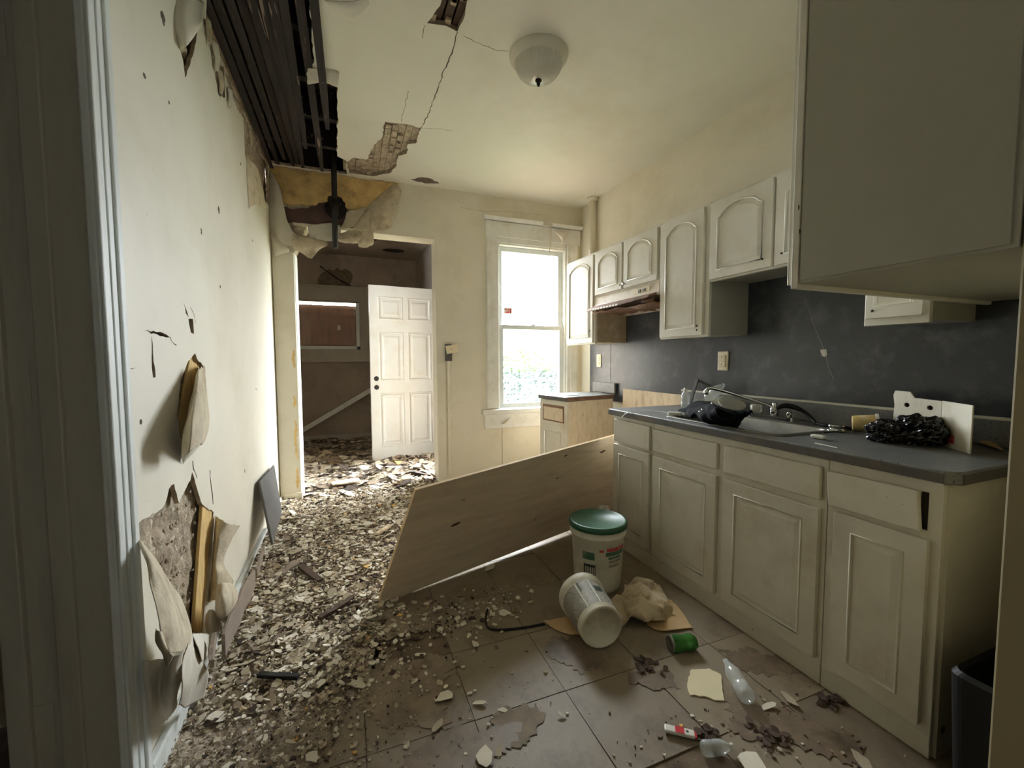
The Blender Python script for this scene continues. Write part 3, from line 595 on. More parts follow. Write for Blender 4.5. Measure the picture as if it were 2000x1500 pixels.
G().box(wx0, wx1, yf, yf+.17, wz1-.025, wz1).build('head_jamb', 'window_paint', w1, bevel=.002)
def sash(z0, z1, y, st, top, bot, name):
    g = G(); x0, x1 = wx0+.022, wx1-.022
    s = G().box(x0, x0+st, y, y+.032, z0, z1).build(name, 'sash_vinyl', w1, bevel=.004)
    G().box(x1-st, x1, y, y+.032, z0, z1).build('stile', 'sash_vinyl', s, bevel=.004)
    G().box(x0+st, x1-st, y, y+.032, z1-top, z1).build('rail', 'sash_vinyl', s, bevel=.004)
    G().box(x0+st, x1-st, y, y+.032, z0, z0+bot).build('rail', 'sash_vinyl', s, bevel=.004)
    G().box(x0+st, x1-st, y+.014, y+.018, z0+bot, z1-top).build('pane', 'glass_pane', s)
    return s
sash(1.545, 2.355, yf+.062, .048, .045, .042, 'upper_sash')
sash(.765, 1.590, yf+.026, .048, .042, .048, 'lower_sash')
p = at(1040, 637, 'Y', yf+.02); G().obox(p+V((-.03, -.012, 0)), V((.06, 0, 0)), V((0, .03, 0)), V((0, 0, .010))).obox(p+V((-.006, -.012, .008)), V((.03, 0, 0)), V((0, .012, 0)), V((0, 0, .012))).build('sash_lock', 'sash_vinyl', w1, bevel=.003)
p = at(992, 607, 'Y', yf+.073)
stk = thing('window_sticker', 'small red and white sticker on the upper window pane', 'sticker', (p.x, p.y, p.z))
G().box(p.x-.045, p.x+.045, p.y-.0014, p.y-.0006, p.z-.032, p.z+.032).build('backing', 'white_plastic', stk)
for a, b, c, d in ((-.030, -.012, .008, .020), (-.006, .034, .008, .018), (.020, .034, -.022, .008), (-.028, .012, -.020, -.010), (-.012, .018, -.004, .002)):
    G().box(p.x+a, p.x+b, p.y-.0022, p.y-.0014, p.z+c, p.z+d).build('print', 'red_print', stk)
c = at(988, 822, 'Y', yf-.024); sheet('paint_scab', [[c+V((-.05, 0, -.02)), c+V((0, -.012, .012)), c+V((.055, -.004, .04))], [c+V((-.045, -.004, -.035)), c+V((-.01, -.02, -.02)), c+V((.03, -.006, .015))]], ['window_paint', 'paper_back'], w1, 8, 6, .003, seed=71)
# torn blind bits at the window head
ts = thing('torn_blind', 'torn scrap of cream paper hanging from the window head', 'torn paper', at(1095, 446, 'Y', yf-.07))
def WO(px, py, o): return at(px, py, 'Y', yf-o)
sheet('scrap', [[WO(1078, 449, .06), WO(1095, 451, .07), WO(1115, 450, .06)], [WO(1088, 458, .06), WO(1098, 460, .09), WO(1110, 455, .07)], [WO(1095, 466, .05), WO(1100, 468, .07), WO(1104, 464, .06)], [WO(1098, 474, .05), WO(1100, 475, .06), WO(1102, 470, .05)]], ['cardboard', 'paper'], ts, 10, 12, .004, seed=41)
sheet('strip', [[WO(1072, 440, .075), WO(1076, 440, .075)], [WO(1074, 452, .08), WO(1077, 452, .08)], [WO(1073, 472, .06), WO(1076, 474, .06)], [WO(1072, 496, .05), WO(1073, 496, .05)]], 'paper', ts, 3, 14, .002, seed=42)
sheet('twist', [[WO(1062, 434, .07), WO(1072, 432, .08), WO(1080, 440, .075)], [WO(1060, 440, .07), WO(1070, 442, .085), WO(1078, 444, .075)]], 'paper', ts, 8, 6, .004, seed=43)
# pipe in the corner, switch box, conduit
c = at(1157, 440, 'X', XW-.045)
pp = thing('corner_pipe', 'cream painted pipe rising to the ceiling in the back corner', 'pipe', (XW-.045, c.y, 2.15))
G().lathe([(.034, 2.10), (.034, 2.30), (.038, 2.31), (.034, 2.32), (.034, ZC-.02)], 20, Matrix.Translation((XW-.045, c.y, 0))).build('tube', 'wall_paint', pp, smooth=True)
G().lathe([(.036, ZC-.035), (.052, ZC-.02), (.056, ZC-.002)], 20, Matrix.Translation((XW-.045, c.y, 0))).build('collar', 'wall_paint', pp, smooth=True)
sb = thing('wall_socket_box', 'loose cream socket cover tilted above the surface conduit', 'socket', (.90, YB, 1.30))
q = at(882, 682, 'Y', YB-.03)
M = Matrix.Translation(q) @ Matrix.Rotation(math.radians(-9), 4, 'Y') @ Matrix.Rotation(math.radians(12), 4, 'Z')
def mbox(g, M, x0, x1, y0, y1, z0, z1, m=0):
    vs = [M @ V((x, y, z)) for x in (x0, x1) for y in (y0, y1) for z in (z0, z1)]
    return g.add(vs, [(0, 1, 3, 2), (4, 6, 7, 5), (0, 4, 5, 1), (2, 3, 7, 6), (0, 2, 6, 4), (1, 5, 7, 3)], m)
mbox(G(), M, -.055, .065, -.004, .004, -.038, .038).build('cover', 'ivory', sb, bevel=.003)
mbox(G(), M, -.006, .006, -.006, -.003, -.004, .004).build('screw', 'steel', sb)
G().box(.838, .90, YB-.028, YB, 1.235, 1.39).build('box', 'slate', sb, bevel=.003)
cd = struct(G().box(.855, .885, YB-.018, YB, .14, 1.25).build('trim_2', 'wall_paint', None, bevel=.005), 'painted conduit running down the back wall below the loose socket cover', 'conduit')
# black stack pipe below the ceiling hole
pt = thing('iron_pipe', 'black iron pipe hanging out of the ceiling hole above the doorway', 'pipe', (-.07, 3.77, 2.14))
a, b = at(651, 270, 'Y', 3.77), at(655, 484, 'Y', 3.77)
G().tube([V((a.x, 3.77, 3.05)), a, b], .022, 14).build('tube', 'dark_metal', pt, smooth=True)
c = at(654, 405, 'Y', 3.77); G().tube([c+V((0, 0, .06)), c+V((0, 0, -.06))], [.03, .03], 14).build('coupling', 'dark_metal', pt, smooth=True)
G().tube([c+V((-.04, .0, .05)), c+V((0, -.02, -.02)), c+V((.045, .0, .045))], .009, 8).build('bracket', 'dark_metal', pt, smooth=True)

# ------------------------------------------------------------------ cabinets
def arch(w, h, mx, mb, mt, rise):
    """cathedral panel outline inside a door w x h"""
    x0, x1 = mx, w-mx; zs = h-mt-rise; P = [(x0, mb), (x1, mb), (x1, zs)]; n = 20
    for i in range(n+1):
        t = i/n; x = x1-(x1-x0)*(.07+.86*t); z = zs+.012+(rise-.012)*math.sin(math.pi*t)**.62 if 0 < i < n else zs+.012
        P.append((x, z))
    P.append((x0, zs)); return P
def rect(w, h, mx, mb): return [(mx, mb), (w-mx, mb), (w-mx, h-mb), (mx, h-mb)]
def inset(P, d):
    n = len(P); out = []
    for i in range(n):
        a, b, c = V(P[i-1]), V(P[i]), V(P[(i+1) % n]); e1 = (b-a).normalized(); e2 = (c-b).normalized()
        n1, n2 = V((-e1.y, e1.x)), V((-e2.y, e2.x)); m = n1+n2
        m = m.normalized() if m.length > 1e-6 else n1
        out.append(tuple(b+m*(d/max(.5, m.dot(n1)))))
    return out
def cab_door(par, O, A, N, w, h, P, mt, t=.018, bead=.0055):
    O, A, N = V(O), V(A), V(N); pt3 = lambda p, k: O+A*p[0]+UZ*p[1]+N*k
    d = G().obox(O-N*t, A*w, UZ*h, N*(t-.0048)).slab([(0, 0), (w, 0), (w, h), (0, h)], [P], O, A, UZ, N, .0048).build('door', mt, par, bevel=.0015)
    fr = [(pt3(p, .0005)) for p in inset(P, -.004)]
    G().tube(fr, bead, 6, closed=True).build('bead', mt, d, smooth=True)
    G().loops([[pt3(p, -.0046) for p in inset(P, -.001)], [pt3(p, -.0046) for p in inset(P, .006)], [pt3(p, .0) for p in inset(P, .024)]], 0, False, True).build('panel', mt, d)
    return d
def knob(par, O, A, N, a, b, mt='dark_metal', r=.005):
    M = Matrix.Translation(V(O)+V(A)*a+UZ*b) @ V(N).to_track_quat('Z', 'Y').to_matrix().to_4x4()
    G().lathe([(r, 0), (r, .003), (r*.6, .004)], 10, M).build('screw', mt, par, smooth=True)
FX = 1.96
def wall_cab(name, label, y0, y1, z0, z1, doors, kind='arch', side='cabinet_side', face=FX, knobs=()):
    t = thing(name, label, 'cabinet', (XW-.15, (y0+y1)/2, z0), 'white wall cabinets')
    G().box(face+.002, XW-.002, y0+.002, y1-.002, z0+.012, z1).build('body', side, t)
    G().box(face-.002, face+.019, y0, y1, z0, z1).build('face_frame', 'cabinet_white', t, bevel=.002)
    n = len(doors)
    for i, (a, b, c, e) in enumerate(doors):
        w, h = b-a, e-c; mx = min(.055, w*.2); O = (face-.021, a, c)
        P = arch(w, h, mx, .052, .045, .055 if w > .3 else .04)
        d = cab_door(t, O, UY, (-1, 0, 0), w, h, P, 'cabinet_white')
        for ka, kb in (knobs[i] if i < len(knobs) else ()): knob(d, O, UY, (-1, 0, 0), ka, kb)
    return t
ZB, ZT = 1.378, 2.147
t = wall_cab('wall_cabinet', 'tall wall cabinet next to the window with a greasy brown end panel', 3.075, 3.555, ZB, ZT, [(3.09, 3.54, ZB+.012, ZT-.02)], side='cabinet_side_greasy', knobs=[[(.04, .10)]])
t = wall_cab('wall_cabinet', 'short double-door wall cabinet above the range hood', 2.282, 3.072, 1.768, ZT, [(2.69, 3.055, 1.78, ZT-.02), (2.30, 2.665, 1.78, ZT-.02)], knobs=[[(.02, .03)]])
d = [c for c in t.children if c.name.startswith('door')][1]
M = Matrix.Translation((FX-.022, 2.638, 1.808)) @ V((-1, 0, 0)).to_track_quat('Z', 'Y').to_matrix().to_4x4()
G().lathe([(.005, 0), (.005, .010), (.012, .014), (.014, .020), (.009, .026)], 16, M).build('knob', 'chrome', d, smooth=True)
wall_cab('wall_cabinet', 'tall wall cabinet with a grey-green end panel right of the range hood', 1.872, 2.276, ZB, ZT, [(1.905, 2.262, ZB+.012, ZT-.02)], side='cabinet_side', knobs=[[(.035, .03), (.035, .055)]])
wall_cab('wall_cabinet', 'short double-door wall cabinet over the sink', 1.082, 1.868, 1.69, ZT, [(1.480, 1.855, 1.70, ZT-.02), (1.095, 1.462, 1.70, ZT-.02)], knobs=[[(.045, .045)], [(.33, .05)]])
wall_cab('wall_cabinet', 'tall wall cabinet half hidden behind the big near cabinet, its base showing', .872, 1.078, ZB, ZT, [(.885, 1.066, ZB+.028, ZT-.02)], knobs=[[(.155, .03)]])
# near cabinet hung on the near wall, seen from its plain end
nc = thing('wall_cabinet', 'large shadowed wall cabinet end filling the upper right corner', 'cabinet', (1.75, .62, 1.455), 'white wall cabinets')
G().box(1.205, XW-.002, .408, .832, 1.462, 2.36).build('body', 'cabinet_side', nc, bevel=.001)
G().box(1.2, XW-.002, .832, .852, 1.450, 2.36).build('face_frame', 'cabinet_white', nc, bevel=.002)
G().box(1.2005, 1.2052, .42, .825, 1.470, 2.355).build('end_skin', 'cabinet_side', nc)
for a in (1.215, 1.75):
    cab_door(nc, (a, .874, 1.465), UX, (0, 1, 0), .50, .88, arch(.50, .88, .06, .055, .045, .055), 'cabinet_white')
for q in ((1560, 405), (1562, 452)):
    p = at(*q, 'X', 1.1995); G().box(1.1988, 1.2006, p.y-.001, p.y+.0012, p.z-.006, p.z+.006).build('nail', 'dark_metal', nc)
p = at(1664, 565, 'Z', 1.4615); G().lathe([(.004, -.003), (.004, .0)], 8, Matrix.Translation(p)).build('screw_hole', 'dark_metal', nc)

# range hood
hd = thing('range_hood', 'grease-stained white range hood with a rusty broken underside', 'range hood', (2.1, 2.68, 1.62))
G().slab([(XW-.01, 1.62), (XW-.01, 1.768), (FX-.005, 1.768), (FX-.012, 1.70), (FX-.02, 1.685)], [], (0, 2.285, 0), UX, UZ, -UY, .784).build('shell', 'hood_enamel', hd, bevel=.003)
vis = [[V((FX-.005, 2.30, 1.703)), V((FX-.085, 2.30, 1.672)), V((FX-.088, 2.30, 1.660)), V((FX, 2.30, 1.684))],
       [V((FX-.005, 2.66, 1.700)), V((FX-.098, 2.66, 1.658)), V((FX-.102, 2.66, 1.640)), V((FX, 2.66, 1.668))],
       [V((FX-.005, 3.05, 1.698)), V((FX-.098, 3.05, 1.660)), V((FX-.108, 3.05, 1.640)), V((FX, 3.05, 1.660))]]
G().loops(vis, 0, True, True).build('visor', 'rust_grease', hd, bevel=.004)
for k in range(10):
    y = 2.62+k*.04; G().obox((FX-.104+.001*k*.2, y, 1.644), (0, .028, 0), (.003, 0, .012), (-.002, 0, 0)).build('visor_slot', 'hood_enamel', hd)
for y in (2.42, 2.47): G().box(FX-.016, FX-.008, y, y+.03, 1.722, 1.742).build('switch', 'dark_metal', hd, bevel=.002)
G().box(FX-.012, FX-.0075, 2.38, 2.56, 1.715, 1.75).build('switch_plate', 'ivory', hd)
rows = []
for i in range(9):
    x = FX-.06+i*.045; rows.append([V((x, y, 1.632+.018*noise.noise(V((x*14, y*14, 2)))-.03*math.exp(-((y-2.45)/.12)**2)*(.5+.5*math.sin(i)))) for y in np.linspace(2.30, 3.05, 24)])
G().grid(rows).build('rusted_underside', 'rust_grease', hd, smooth=True, solid=.003)
sheet('hanging_foil', [[V((FX-.02, 2.44, 1.675)), V((FX-.02, 2.36, 1.675)), V((FX-.02, 2.31, 1.68))], [V((FX-.03, 2.45, 1.645)), V((FX-.04, 2.38, 1.645)), V((FX-.03, 2.31, 1.655))], [V((FX-.0, 2.46, 1.615)), V((FX+.0, 2.37, 1.61)), V((FX, 2.31, 1.625))]], 'rust_grease', hd, 12, 10, .01, 18, seed=44)
p = V((FX-.03, 2.43, 1.66)); G().tube([p, p+V((.01, -.02, -.015)), p+V((.015, -.045, -.010))], [.004, .009, .003], 7).build('loose_wire_nut', 'white_plastic', hd, smooth=True)

# base cabinets
BX = 1.655
def base_cab(label, y0, y1, fronts, side=False):
    t = thing('base_cabinet', label, 'cabinet', (1.95, (y0+y1)/2, 0), 'cream base cabinets under the sink counter')
    G().box(BX+.019, XW-.02, y0+.001, y0+.017, .0, .874).box(BX+.019, XW-.02, y1-.017, y1-.001, .0, .874).box(BX+.019, XW-.02, y0+.017, y1-.017, .07, .086).box(XW-.03, XW-.02, y0+.017, y1-.017, .086, .874).box(BX+.0195, BX+.022, y0+.017, y1-.017, .086, .874).build('body', 'cabinet_base', t)
    G().box(BX, BX+.02, y0, y1, .068, .874).build('face_frame', 'cabinet_base', t, bevel=.002)
    G().box(BX-.002, BX+.012, y0, y1, 0, .075).build('toe_board', 'cabinet_base', t, bevel=.003)
    for kind, a, b, c, e in fronts:
        if kind == 'drawer':
            o = G().obox((BX-.018, a, c), (.018, 0, 0), (0, b-a, 0), (0, 0, e-c)).build('drawer_front', 'cabinet_base', t, bevel=.004)
        elif kind == 'loose':
            G().box(BX-.001, BX+.001, a-.008, a+.01, c+.005, e-.003).build('drawer_gap_shade', 'gap_shade', t)  # dark strip painted in for the shade of the open gap
            o = G().obox((BX-.024, a, c), (.018, 0, 0), (.006, b-a, -.004), (0, .010, e-c)).build('drawer_front', 'cabinet_base', t, bevel=.004)
        else:
            w, h = b-a, e-c; cab_door(t, (BX-.019, a, c), UY, (-1, 0, 0), w, h, rect(w, h, min(.066, w*.24), .062), 'cabinet_base', bead=.004)
    return t
base_cab('narrow base cabinet at the far end of the sink counter beside the board', 1.965, 2.352, [('drawer', 1.982, 2.335, .708, .852), ('door', 1.982, 2.335, .108, .688)])
base_cab('wide double-door sink base cabinet in the middle of the counter', 1.005, 1.962, [('drawer', 1.498, 1.946, .715, .842), ('door', 1.498, 1.946, .098, .684), ('drawer', 1.023, 1.456, .715, .842), ('door', 1.023, 1.454, .098, .682)])
t = base_cab('nearest base cabinet with a drawer front hanging loose', .680, 1.002, [('loose', .722, .992, .712, .838), ('door', .704, .970, .098, .690)])
G().box(BX+.02, XW-.02, .672, .681, 0, .874).build('end_panel', 'cabinet_base', t)
p = at(1842, 1425, 'Y', .671); G().slab(rag([(p.x+.012*math.cos(a), p.z+.014*math.sin(a)) for a in np.linspace(0, 6.28, 9)[:-1]], .003, .01, 4), [], (0, .6715, 0), UX, UZ, -UY, .001).build('chip', 'dark_wood', t)

# sink countertop (with the sink cut-out)
ct = thing('countertop', 'long grey laminate countertop with a worn near corner, around the sink', 'countertop', (1.95, 1.5, .876), 'grey laminate countertops')
sx0, sx1, sy0, sy1 = 1.705, 2.085, 1.245, 1.905
def rrect(x0, x1, y0, y1, r, n=5):
    P = []
    for cx, cy, a0 in ((x1-r, y1-r, 0), (x0+r, y1-r, 90), (x0+r, y0+r, 180), (x1-r, y0+r, 270)):
        for i in range(n+1):
            a = math.radians(a0+90*i/n); P.append((cx+r*math.cos(a), cy+r*math.sin(a)))
    return P
CX0 = 1.628
G().slab([(CX0+.03, .640), (XW-.008, .640), (XW-.008, 2.386), (CX0, 2.386), (CX0, .668)], [rrect(sx0, sx1, sy0, sy1, .06)], (0, 0, .916), UX, UY, UZ, .040, 0, 0).build('worktop', 'counter', ct, bevel=.006, segs=3)
G().box(CX0-.0015, CX0+.001, .672, 2.384, .880, .908).build('front_edge_strip', 'counter_edge', ct)
G().slab([(CX0+.03, .6385), (XW-.008, .6385), (XW-.008, .640), (CX0+.03, .640)], [], (0, 0, .909), UX, UY, UZ, .03).build('end_edge_strip', 'counter_edge', ct)
G().box(XW-.030, XW-.008, .66, 2.386, .916, 1.018).build('upstand', 'counter', ct, bevel=.006)
G().box(XW-.0305, XW-.007, .66, 2.386, 1.016, 1.027).build('upstand_cap', 'cabinet_base', ct, bevel=.002)
# sink
sk = thing('kitchen_sink', 'stained steel sink basin let into the grey countertop', 'sink', (1.9, 1.57, .72))
g = G(); prof = [(-.018, .919), (-.016, .922), (.006, .922), (.012, .916), (.022, .80), (.045, .745), (.09, .735)]
rings = [[V((x, y, z)) for x, y in rrect(sx0+d, sx1-d, sy0+d, sy1-d, max(.02, .06-d*.3))] for d, z in prof]
g.loops(rings, 0, False, True).build('basin', 'steel', sk, smooth=True)
G().slab(rrect(sx0-.018, sx1+.11, sy0-.022, sy1+.022, .05), [rrect(sx0-.001, sx1+.001, sy0-.001, sy1+.001, .06)], (0, 0, .9205), UX, UY, UZ, .004).build('rim', 'steel', sk, bevel=.0015)
G().lathe([(.045, .7365), (.04, .739), (.03, .737), (.0, .7365)], 24, Matrix.Translation((1.9, 1.57, 0)), caps=False).build('drain', 'chrome', sk, smooth=True)
# faucet
fp = at(1550, 815, 'X', 2.135)
fc = thing('faucet', 'old chrome faucet with a clear knob and a long angled spout', 'faucet', (2.13, 1.60, .921))
G().slab(rrect(2.10, 2.16, 1.46, 1.72, .025), [], (0, 0, .944), UX, UY, UZ, .023).build('base_plate', 'chrome', fc, bevel=.005)
G().lathe([(.020, .94), (.022, .965), (.016, .985), (.012, 1.0), (.013, 1.012), (.0, 1.014)], 20, Matrix.Translation((2.13, 1.575, 0))).build('spout_socket', 'chrome', fc, smooth=True)
G().tube(cat_rom([(2.13, 1.575, .985), (2.09, 1.61, 1.005), (1.98, 1.70, 1.052), (1.90, 1.765, 1.082), (1.875, 1.785, 1.080), (1.868, 1.79, 1.062)], 24), .0085, 12).build('spout', 'chrome', fc, smooth=True)
G().lathe([(.012, 0), (.013, .012), (.012, .028)], 14, Matrix.Translation((1.868, 1.79, 1.048))).build('aerator', 'chrome', fc, smooth=True)
g = G(); prof = []
rg = [[V((2.13+r*(1+.12*math.cos(6*a))*math.cos(a), 1.685+r*(1+.12*math.cos(6*a))*math.sin(a), z)) for a in np.linspace(0, 2*math.pi, 37)[:-1]] for r, z in ((.018, .945), (.026, .955), (.027, .985), (.020, .992))]
g.loops(rg, 0, True, True).build('knob', 'ribbed_glass', fc, smooth=True)
G().lathe([(.014, .944), (.012, .965), (.010, .972)], 16, Matrix.Translation((2.13, 1.495, 0))).build('valve_stem', 'chrome', fc, smooth=True)
sp = thing('sprayer', 'black side sprayer with hose lying behind the faucet', 'sprayer', (2.15, 1.45, .925))
G().tube(cat_rom([(2.12, 1.555, .985), (2.145, 1.53, 1.0), (2.16, 1.49, .995), (2.165, 1.44, .975), (2.15, 1.39, .945), (2.13, 1.36, .930)], 24), [.008+.006*math.sin(math.pi*min(1, i/14)) for i in range(25)], 10).build('handle', 'black_rubber', sp, smooth=True)
G().lathe([(.013, 0), (.015, .01), (.011, .022)], 14, Matrix.Translation((2.112, 1.562, .975)) @ Matrix.Rotation(math.radians(-70), 4, 'Y')).build('nozzle', 'white_plastic', sp, smooth=True)
G().tube(cat_rom([(2.13, 1.36, .930), (2.12, 1.31, .928), (2.14, 1.26, .93), (2.16, 1.20, .922)], 16), .006, 8).build('hose', 'black_rubber', sp, smooth=True)
p = at(1633, 842, 'Z', .918)
st = thing('sink_strainer', 'small round metal strainer on the counter beside the sink', 'strainer', p)
G().lathe([(.034, 0), (.036, .006), (.026, .009), (.024, .014), (.030, .022), (.031, .028), (.018, .031), (.0, .031)], 24, Matrix.Translation(p)).build('cup', 'chrome', st, smooth=True)

# small rotated cabinet left of the stove gap
SA = math.radians(11); SE = V((math.cos(SA), math.sin(SA), 0)); SF = V((-math.sin(SA), math.cos(SA), 0))
S0 = V((1.700, 3.095, 0))
s2 = thing('base_cabinet', 'small crooked base cabinet under the window with beige bare side', 'cabinet', tuple(S0+SE*.27+SF*.2))
G().obox(S0+SE*.025+SF*.014, SE*.53, SF*.37, UZ*.888).build('body', 'cabinet_side_beige', s2)
G().obox(S0+SE*.012+SF*.010, SE*.018, SF*.385, UZ*.888).build('face_frame', 'cabinet_base', s2, bevel=.002)
O2 = S0+SE*.010
G().obox(O2+SF*.05+UZ*.70-SE*.0015, SE*.004, SF*.30, UZ*.145).build('drawer_recess', 'rust_grease', s2)
G().obox(O2+SF*.065+UZ*.712-SE*.003, SE*.004, SF*.27, UZ*.112).build('drawer_back', 'cabinet_side_beige', s2)
cab_door(s2, O2+SF*.04+UZ*.10, SF, -SE, .335, .565, rect(.335, .565, .06, .06), 'cabinet_base')
c2 = thing('countertop', 'short grey laminate countertop with a backsplash under the window', 'countertop', tuple(S0+SE*.27+SF*.2+UZ*.888), 'grey laminate countertops')
G().obox(S0-SE*.005+UZ*.892, SE*.565, SF*.405, UZ*.036).build('worktop', 'counter', c2, bevel=.005)
G().obox(S0-SE*.007+UZ*.897, SE*.003, SF*.402, UZ*.026).build('front_edge_strip', 'counter_edge', c2)
G().obox(S0-SF*.002+UZ*.897, SE*.558, SF*.003, UZ*.026).build('end_edge_strip', 'rust_grease', c2)
G().obox(V((XW-.034, 3.20, .930)), V((.022, 0, 0)), V((0, .37, 0)), UZ*.098).build('upstand', 'counter', c2, bevel=.006)
p = S0+SE*.20+SF*.20+UZ*.9285
pl = tag(G().lathe([(.075, 0), (.078, .003), (.070, .004), (.0, .003)], 28, Matrix.Translation(p) @ Matrix.Diagonal((1, 1.3, 1, 1)), caps=False).build('paper_plate', 'white_plastic', None, smooth=True), 'flat white oval plate on the small counter', 'plate')

# sockets on the splashback
def socket(label, y, z, kind):
    t = thing('wall_socket', label, 'socket', (XW-.008, y, z), 'cream sockets on the dark splashback')
    G().box(XW-.016, XW-.006, y-.040, y+.040, z-.062, z+.062).build('plate', 'ivory', t, bevel=.004)
    for dz in (-.024, .024):
        G().box(XW-.019, XW-.015, y-.018, y+.018, z+dz-.016, z+dz+.016).build('outlet_face', 'ivory', t, bevel=.003)
        for dy in (-.007, .007): G().box(XW-.0195, XW-.0185, y+dy-.0016, y+dy+.0016, z+dz-.006, z+dz+.007).build('slot', 'dark_metal', t)
    if kind: G().box(XW-.024, XW-.0185, y-.024, y-.004, z-.040, z+.036).build('adapter', 'ivory', t, bevel=.003)
    G().box(XW-.0175, XW-.0155, y-.003, y+.003, z-.003, z+.003).build('screw', 'dark_metal', t)
socket('cream socket plate on the dark splashback near the window', 3.49, 1.232, 0)
socket('cream socket plate on the dark splashback above the sink', 2.041, 1.234, 1)

# ------------------------------------------------------------------ ceiling lamp
lc = V((.945, 2.035, ZC))
lp = thing('ceiling_lamp', 'flush ceiling lamp with a ribbed glass dome and brass tip', 'ceiling lamp', tuple(lc))
ML = Matrix.Translation(lc)
G().lathe([(.150, 0), (.150, -.006), (.144, -.022), (.128, -.034), (.124, -.040), (.118, -.040), (.118, -.03), (0, -.03)], 48, ML, caps=False).build('canopy', 'lamp_enamel', lp, smooth=True)
rg = []
for k in range(15):
    t_ = k/14; r = .118*math.cos(t_*math.pi/2)**.75+.004; z = -.036-.085*math.sin(t_*math.pi/2)**1.2
    rg.append([lc+V((r*(1+.012*math.cos(48*a))*math.cos(a), r*(1+.012*math.cos(48*a))*math.sin(a), z)) for a in np.linspace(0, 2*math.pi, 193)[:-1]])
G().loops(rg, 0, False, True).build('dome', 'ribbed_glass', lp, smooth=True)
G().lathe([(.016, -.118), (.017, -.126), (.008, -.132), (.010, -.140), (.004, -.152), (.0, -.154)], 20, ML, caps=False).build('finial', 'dark_metal', lp, smooth=True)
for dx in (-.04, .04):
    G().lathe([(.012, -.035), (.014, -.05), (.026, -.075), (.022, -.095), (.0, -.104)], 16, ML @ Matrix.Translation((dx, 0, 0)), caps=False).build('bulb', 'white_plastic', lp, smooth=True)

# ------------------------------------------------------------------ plywood board
BL = at(738, 1182, 'Z', .006); B2 = at(1209, 998, 'Z', .030); dd = (B2-BL).normalized()
nn = V((-dd.y, dd.x, 0)).normalized(); up = nn.cross(dd)*-1; up = up if up.z > 0 else -up
ti = math.radians(-15.5); ee = (math.cos(ti)*up+math.sin(ti)*nn).normalized(); NB = dd.cross(ee).normalized()
def hit(q):
    d = _r*((q[0]-1000)/FPX)-_u*((q[1]-750)/FPX)+_f; o = V((0, 0, H)); return o+d*((BL-o).dot(NB)/d.dot(NB))
TL, T2 = hit((812, 957)), hit((1209, 848))
bo = thing('plywood_board', 'big plywood board leaning on edge between rubble and base cabinets', 'board', tuple(BL))
e2 = T2-TL; TR = TL+e2*1.13; BR = BL+(B2-BL)*1.08
if NB.y > 0: NB = -NB
back = -NB*.016
fr = [BL, BR, TR, TL]; bk = [p+back for p in fr]
G().add(fr, [(0, 1, 2, 3)], 0).add(bk, [(3, 2, 1, 0)], 0).add([BL, TL, BL+back, TL+back], [(0, 1, 3, 2)], 1).add([TL, TR, TL+back, TR+back], [(0, 1, 3, 2)], 1).add([BL, BR, BL+back, BR+back], [(0, 2, 3, 1)], 1).add([BR, TR, BR+back, TR+back], [(0, 2, 3, 1)], 1).build('sheet', ['plywood', 'plywood_edge'], bo)
for q, s in (((890, 1024), .022), ((1177, 882), .022), ((1105, 890), .012), ((1088, 934), .010), ((905, 976), .008), ((1045, 1015), .008), ((1205, 1120), .0)):
    if s == 0: continue
    c = hit(q)+NB*.0006; G().add([c+dd*s*math.cos(a)*1.3+ee*s*.45*math.sin(a)+dd*s*.6*math.sin(a) for a in np.linspace(0, 6.28, 13)[:-1]], [tuple(range(12))]).build('knot', 'knot', bo, recalc=False)
# grain streaks on a long plywood plane follow the board: thin veneer rays

# ------------------------------------------------------------------ buckets
def bucket(M, prof, n=40): return [[M @ V((r*math.cos(2*math.pi*i/n), r*math.sin(2*math.pi*i/n), z)) for i in range(n)] for r, z in prof]
def patch(g, M, rf, a0, a1, z0, z1, m=0, n=8, off=.001):
    rings = []
    for z in (z0, z1): rings.append([M @ V(((rf(z)+off)*math.cos(a), (rf(z)+off)*math.sin(a), z)) for a in np.linspace(a0, a1, n)])
    o = len(g.v); g.grid(rings, m); return g
p = at(1176, 1163, 'Z', 0); cb = V((1.265, 1.945, .002))
b1 = thing('bucket', 'upright white bucket with a dark green lid and printed label', 'bucket', tuple(cb), 'white plastic buckets')
MB = Matrix.Translation(cb); hb = .365
rf = lambda z: .125+.022*z/hb
G().loops(bucket(MB, [(.0, .006), (.118, .006), (.125, .0), (rf(.02), .02), (rf(.30), .295), (rf(.30)+.010, .300), (rf(.30)+.010, .312), (rf(.3)+.003, .315), (rf(.33)+.002, .335), (rf(.34)+.007, .338), (rf(.35)+.006, .35), (.13, .352), (.12, .03), (0, .03)]), 0).build('shell', 'bucket_plastic', b1, smooth=True)
G().loops(bucket(MB, [(.146, .338), (.158, .338), (.160, .352), (.156, .366), (.146, .370), (.140, .362), (.0, .361)]), 0).build('lid', 'green_lid', b1, smooth=True)
aV = math.atan2(-cb.y, -cb.x)            # towards the room
lab = lambda d0, d1, z0, z1, m, nm: patch(G(), MB, rf, aV+math.radians(d0), aV+math.radians(d1), z0, z1).build(nm, m, b1, smooth=True)
lab(4, 14, .236, .250, 'label_red', 'print'); lab(20, 72, .238, .258, 'label_red', 'print'); lab(18, 70, .214, .236, 'label_green', 'print'); lab(24, 58, .196, .208, 'label_green', 'print')
lab(26, 62, .176, .188, 'label_grey', 'print'); lab(26, 56, .150, .165, 'label_grey', 'print'); lab(-34, -6, .190, .232, 'label_green', 'print'); lab(-32, -4, .070, .165, 'label_dark', 'barcode_box')
